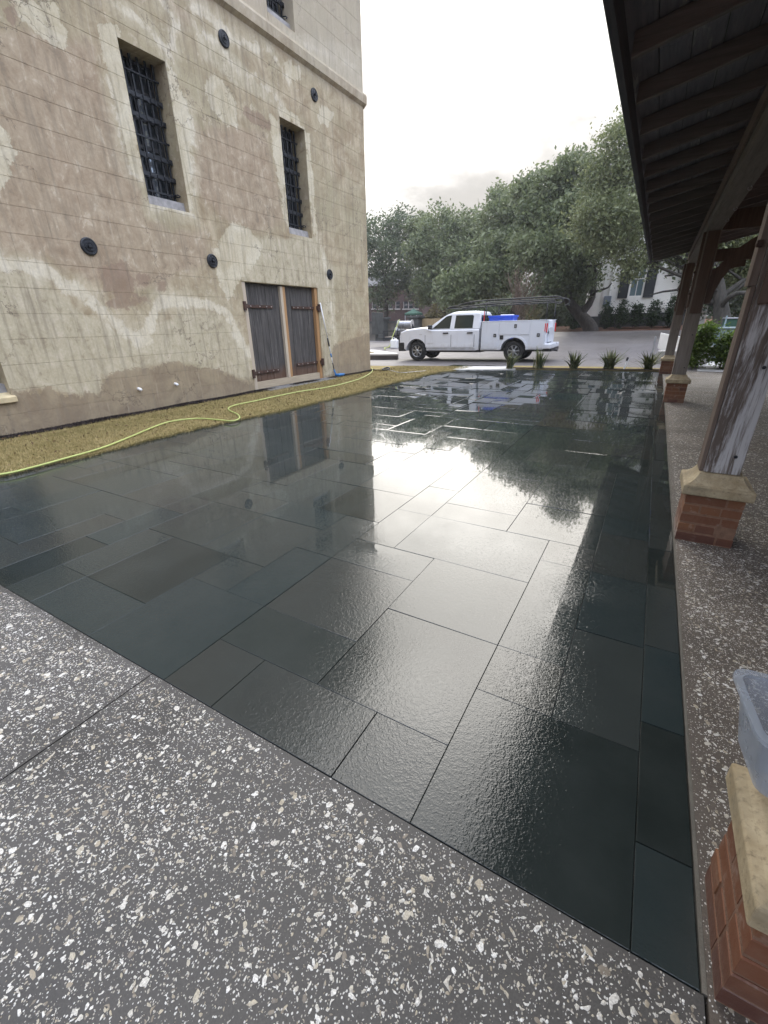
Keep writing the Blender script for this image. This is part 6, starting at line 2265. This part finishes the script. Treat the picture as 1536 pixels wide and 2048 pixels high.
def hb_(mb, name, mat, parent=None, **kw):
    o = mb.build(name, mat, parent or house, **kw)
    if parent is None:
        o.location = -HO
    return o


wy0, wy1 = at(1262, 594, HY), at(1286, 530, HY)
wx0, wx1, wz0, wz1 = at(1256, 592, HY).x, at(1284, 592, HY).x, at(1270, 594, HY).z, at(1270, 520, HY).z
hw = MB()
for a, b, c, d in cut_rects(hx0, hx1, hzb, 10.2, [(wx0, wx1, wz0, wz1), (wx0, wx1, wz1 + 2.0, wz1 + 4.2), (wx0 + 4.2, wx1 + 4.2, wz1 + 2.0, wz1 + 4.2)]):
    hw.box(a, b, HY, HY + 0.4, c, d)
hw.box(hx0, hx0 + 0.4, HY + 0.4, HY + 10, hzb, 10.2).box(hx1 - 0.4, hx1, HY + 0.4, HY + 10, hzb, 10.2)
hb_(hw, 'wall', M['house'])
hb_(MB().box(hx0 + 0.5, hx1 - 0.5, HY + 0.6, HY + 9.5, hzb, 10.0), 'dark_interior', M['inside'])
hb_(MB().box(hx0 - 0.4, hx1 + 0.4, HY - 0.4, HY + 10.4, 10.2, 10.5), 'eaves', M['house'])
hb_(MB().add([(hx0 - 0.5, HY - 0.5, 10.5), (hx1 + 0.5, HY - 0.5, 10.5), (hx1 + 0.5, HY + 10.5, 10.5), (hx0 - 0.5, HY + 10.5, 10.5), (hx0 + 3, HY + 5, 13), (hx1 - 3, HY + 5, 13)],
             [(0, 1, 5, 4), (1, 2, 5), (2, 3, 4, 5), (3, 0, 4), (3, 2, 1, 0)]), 'roof', M['roofslate'])
for (ox, oz0, oz1) in ((0, wz0, wz1), (0, wz1 + 2.0, wz1 + 4.2), (4.2, wz1 + 2.0, wz1 + 4.2)):
    f = MB()
    a, b = wx0 + ox, wx1 + ox
    f.box(a, a + 0.07, HY + 0.06, HY + 0.16, oz0, oz1).box(b - 0.07, b, HY + 0.06, HY + 0.16, oz0, oz1).box(a + .07, b - .07, HY + 0.06, HY + 0.16, oz0, oz0 + 0.08).box(a + .07, b - .07, HY + 0.06, HY + 0.16, oz1 - 0.08, oz1)
    f.box(a + .07, b - .07, HY + 0.062, HY + 0.155, (oz0 + oz1) / 2 - 0.035, (oz0 + oz1) / 2 + 0.035).box((a + b) / 2 - 0.02, (a + b) / 2 + 0.02, HY + 0.065, HY + 0.15, oz0 + .08, (oz0 + oz1) / 2 - 0.035).box((a + b) / 2 - 0.02, (a + b) / 2 + 0.02, HY + 0.065, HY + 0.15, (oz0 + oz1) / 2 + .035, oz1 - 0.08)
    w = hb_(f, 'window', M['house'])
    MB().box(a + 0.07, b - 0.07, HY + 0.10, HY + 0.11, oz0 + 0.08, oz1 - 0.08).build('pane', M['housepane'], w)
    for s_, (p, q) in enumerate(((a - 0.62, a - 0.04), (b + 0.04, b + 0.62))):
        sh = MB()
        sh.box(p, p + 0.08, HY - 0.07, HY - 0.02, oz0 - 0.05, oz1).box(q - 0.08, q, HY - 0.07, HY - 0.02, oz0 - 0.05, oz1)
        nsl_ = 16
        for i in range(nsl_):
            zz = oz0 - 0.05 + (oz1 - oz0 + 0.05) * i / nsl_
            sh.add([(p + .08, HY - 0.065, zz), (q - .08, HY - 0.065, zz), (q - .08, HY - 0.02, zz + 0.13), (p + .08, HY - 0.02, zz + 0.13)], [(0, 1, 2, 3)])
        sh.box(p + .02, q - .02, HY - 0.019, HY - 0.004, oz0 - 0.03, oz1)
        sh.build('shutter', M['shutter'], w)
tx, trr = at(1182, 600, HY + 1.0).x, 0.95
tw = MB()
tw.lathe([(trr, hzb), (trr, 9.2), (trr + 0.2, 9.3), (trr + 0.2, 9.6)], (hx0 - 0.15, HY + 1.0, 0), 'z', 28)
hb_(tw, 'corner_tower', M['house'], smooth=False)
hb_(MB().lathe([(trr + 0.3, 9.61), (0.05, 11.4)], (hx0 - 0.15, HY + 1.0, 0), 'z', 28), 'tower_roof', M['roofslate'])
dpx = at(1222, 600, HY).x
hb_(MB().tube([(dpx - 0.15, HY - 0.06, hzb), (dpx - 0.15, HY - 0.06, 10.1)], 0.05, 8), 'downpipe', M['house'])
m0 = at(1213, 612, HY)
mt = hb_(MB().box(m0.x - 0.22, m0.x + 0.22, HY - 0.20, HY - 0.002, m0.z - 0.05, m0.z + 0.60), 'meter_box', M['meter'], bevel=0.02)
v0 = at(1249, 655, HY)
hb_(MB().box(v0.x - 0.6, v0.x + 0.6, HY - 0.03, HY - 0.002, v0.z - 0.1, v0.z + 0.35), 'vent', M['shutter'])
r0_, r1_ = at(1337, 603, HY - 1.2), at(1400, 603, HY - 1.2)
pr_ = MB()
zt_, zb_ = at(1345, 585, HY - 1.2).z, at(1345, 606, HY - 1.2).z
pr_.box(r0_.x, r1_.x, HY - 1.24, HY - 1.16, zt_ - 0.07, zt_).box(r0_.x, r1_.x, HY - 1.23, HY - 1.17, zb_, zb_ + 0.07)
x = r0_.x + 0.05
while x < r1_.x:
    pr_.box(x, x + 0.06, HY - 1.225, HY - 1.175, zb_ + 0.07, zt_ - 0.07)
    x += 0.17
hb_(pr_, 'porch_railing', M['kerb'])
hb_(MB().box(r0_.x - 0.1, r1_.x, HY - 1.3, HY - 0.01, zb_ - 0.35, zb_ - 0.05), 'porch_floor', M['house'])
hb_(MB().box(r0_.x + 0.1, r1_.x, HY - 1.1, HY - 0.02, hzb, zb_ - 0.36), 'porch_base', M['pillar'])
hb_(MB().box(hx0 - 0.05, r0_.x, HY - 0.06, HY - 0.003, hzb, hzb + 1.0), 'plinth', M['pillar'])
# low dark garden wall between shrubs and house
gw = MB().box(at(1140, 650, 33.6).x, at(1345, 650, 33.6).x, 33.6, 33.8, gz(-3, 33.6) - 0.2, gz(-3, 33.6) + 0.55).build('garden_wall', M['pillar'])
tag(gw, 'low dark garden wall behind the columnar shrubs', 'wall')

# ------------------------------------------------------------------ far left: brick house, garden wall, fence, canopy
BY = 58.0
bx0, bx1 = at(700, 600, BY).x, at(845, 600, BY).x
bh = thing('brick_house', 'dark brick house with white window sills half hidden by trees', 'house', (bx0, BY, 0))
gzb = gz(bx0, BY) - 0.3
wins = []
for px_ in (748, 762, 780, 795, 811, 821, 832):
    wins.append((at(px_, 600, BY).x - 0.35, at(px_, 600, BY).x + 0.35, at(px_, 617, BY).z, at(px_, 603, BY).z))
mb = MB()
for a, b, c, d in cut_rects(bx0, bx1, gzb, 6.3, wins):
    mb.box(a, b, BY, BY + 0.35, c, d)
mb.box(bx0, bx0 + 0.35, BY + 0.35, BY + 8, gzb, 6.3).box(bx1 - 0.35, bx1, BY + 0.35, BY + 8, gzb, 6.3)
o = mb.build('wall', M['brickfar'], bh)
o.location = -Vector(bh.location)
o = MB().box(bx0 + 0.4, bx1 - 0.4, BY + 0.45, BY + 7.5, gzb, 6.0).build('dark_interior', M['inside'], bh)
o.location = -Vector(bh.location)
o = MB().add([(bx0 - 0.4, BY - 0.4, 6.3), (bx1 + 0.4, BY - 0.4, 6.3), (bx1 + 0.4, BY + 8.4, 6.3), (bx0 - 0.4, BY + 8.4, 6.3), (bx0 - 0.4, BY + 4, 8.2), (bx1 + 0.4, BY + 4, 8.2)], [(0, 1, 5, 4), (2, 3, 4, 5), (0, 4, 3), (1, 2, 5), (3, 2, 1, 0)]).build('roof', M['roofslate'], bh)
o.location = -Vector(bh.location)
for a, b, c, d in wins:
    w = MB().box(a, a + 0.08, BY + 0.05, BY + 0.15, c, d).box(b - 0.03, b, BY + 0.05, BY + 0.15, c, d).box(a + .08, b - .08, BY + 0.05, BY + 0.15, (c + d) / 2 - 0.02, (c + d) / 2 + 0.02).build('window', M['kerb'], bh)
    w.location = -Vector(bh.location)
    MB().box(a + 0.08, b - 0.08, BY + 0.10, BY + 0.11, c, d).build('pane', M['pane'], w)
    MB().box(a - 0.1, b + 0.1, BY - 0.1, BY - 0.002, c - 0.16, c - 0.002).build('sill', M['kerb'], w)
GY = 33.0
wx_ = at(838, 640, GY).x
gzw = gz(-20, GY)
wl2 = MB().box(-52, wx_ - 0.3, GY, GY + 0.3, gzw - 0.2, at(800, 646, GY).z).build('garden_wall', M['wallfar'])
tag(wl2, 'stained low garden wall behind the trailer', 'wall')
cpz = at(800, 646, GY).z
rail = MB().box(-52, wx_ - 0.3, GY - 0.08, GY + 0.38, cpz + 0.002, cpz + 0.16).build('wall_coping', M['pillar'], wl2)
for px_, w_, top, lab in ((764, 1.0, 632, 'dark square gate pillar left of the trailer'), (832, 1.0, 629, 'dark square gate pillar between garden wall and tan fence')):
    c = at(px_, 640, GY - 0.2)
    pl = thing('gate_pillar', lab, 'pillar', (c.x, GY - 0.2, gz(c.x, GY)), 0, 'gate pillars')
    zt_ = at(px_, top, GY - 0.2).z - gz(c.x, GY)
    MB().box(-0.42, 0.42, -0.42, 0.42, -0.2, zt_ - 0.25).build('shaft', M['pillar'], pl, bevel=0.02)
    MB().box(-0.52, 0.52, -0.52, 0.52, zt_ - 0.249, zt_ - 0.1).build('cap', M['pillar'], pl, bevel=0.02)
fx0, fx1 = wx_ + 0.25, at(885, 640, GY).x
fe = thing('board_fence', 'tan upright board fence behind the truck hood', 'fence', (fx0, GY, gz(fx0, GY)))
zt_ = at(855, 637, GY).z - gz(fx0, GY)
x = 0.0
while x < fx1 - fx0:
    MB().box(x, x + 0.145, -0.02, 0.005, 0.0, zt_ + RNG.uniform(-0.02, 0.02)).build('board', M['fence'], fe)
    x += 0.152
MB().box(0, fx1 - fx0, 0.006, 0.05, 0.4, 0.5).box(0, fx1 - fx0, 0.006, 0.05, zt_ - 0.4, zt_ - 0.3).build('rail', M['fence'], fe)
gg = at(822, 660, GY - 0.5)
gt = thing('grey_gate', 'small grey board gate left of the pillar behind the hood', 'gate', (gg.x, GY - 0.5, gz(gg.x, GY)))
zt2 = at(822, 639, GY - 0.5).z - gz(gg.x, GY)
for i in range(5):
    MB().box(-0.4 + i * 0.165, -0.4 + i * 0.165 + 0.155, 0, 0.03, 0.0, zt2).build('board', M['fencegrey'], gt)
c = at(827, 650, 38.0)
cn = thing('canopy_tent', 'dark green pointed canopy tent behind the garden wall', 'canopy', (c.x, 38.0, gz(c.x, 38)))
zt_ = at(824, 617, 38.0).z - gz(c.x, 38)
zb_ = at(824, 627, 38.0).z - gz(c.x, 38)
MB().add([(-0.6, -0.6, zb_), (0.6, -0.6, zb_), (0.6, 0.6, zb_), (-0.6, 0.6, zb_), (-0.18, -0.18, zt_ - 0.15), (0.18, -0.18, zt_ - 0.15), (0.18, 0.18, zt_ - 0.15), (-0.18, 0.18, zt_ - 0.15), (0, 0, zt_),
          (-0.6, -0.6, zb_ - 0.15), (0.6, -0.6, zb_ - 0.15), (0.6, 0.6, zb_ - 0.15), (-0.6, 0.6, zb_ - 0.15)],
         [(0, 1, 5, 4), (1, 2, 6, 5), (2, 3, 7, 6), (3, 0, 4, 7), (4, 5, 8), (5, 6, 8), (6, 7, 8), (7, 4, 8), (9, 10, 1, 0), (10, 11, 2, 1), (11, 12, 3, 2), (12, 9, 0, 3)]).build('cloth', M['tent'], cn)
for sx in (-1, 1):
    for sy in (-1, 1):
        MB().box(sx * 0.55 - 0.03, sx * 0.55 + 0.03, sy * 0.55 - 0.03, sy * 0.55 + 0.03, 0, zb_ - 0.02).build('leg', M['steel'], cn)
B = at(872, 645, 35.5)
shrub('tan_bush', 'dry tan bush rising behind the board fence', (B.x, 35.5, gz(B.x, 35.5)), [(0, 0, 1.3, 1.3, 0.9, 1.2), (1.0, 0, 1.0, 1.0, 0.8, 0.9), (-0.9, 0, 0.9, 0.8, 0.8, 0.8)], 5200, 0.08, M['palm'], None, 81, clump=0.2)

# ------------------------------------------------------------------ thin haze added to stand in for the backlight veil
m = bpy.data.materials.new('veil_haze')
m.use_nodes = True
m.node_tree.nodes.clear()
pv = NN(m.node_tree, 'ShaderNodeVolumePrincipled', {'Color': (0.93, 0.96, 1.0, 1), 'Density': 0.0008, 'Anisotropy': 0.3})
mo = NN(m.node_tree, 'ShaderNodeOutputMaterial')
m.node_tree.links.new(pv.outputs[0], mo.inputs['Volume'])
hz = MB().box(-235, 215, -145, 255, -1.3, 17).build('haze', m)
hz['kind'] = 'stuff'
hz['label'] = 'thin haze added over the yard and trees for the backlight veil'
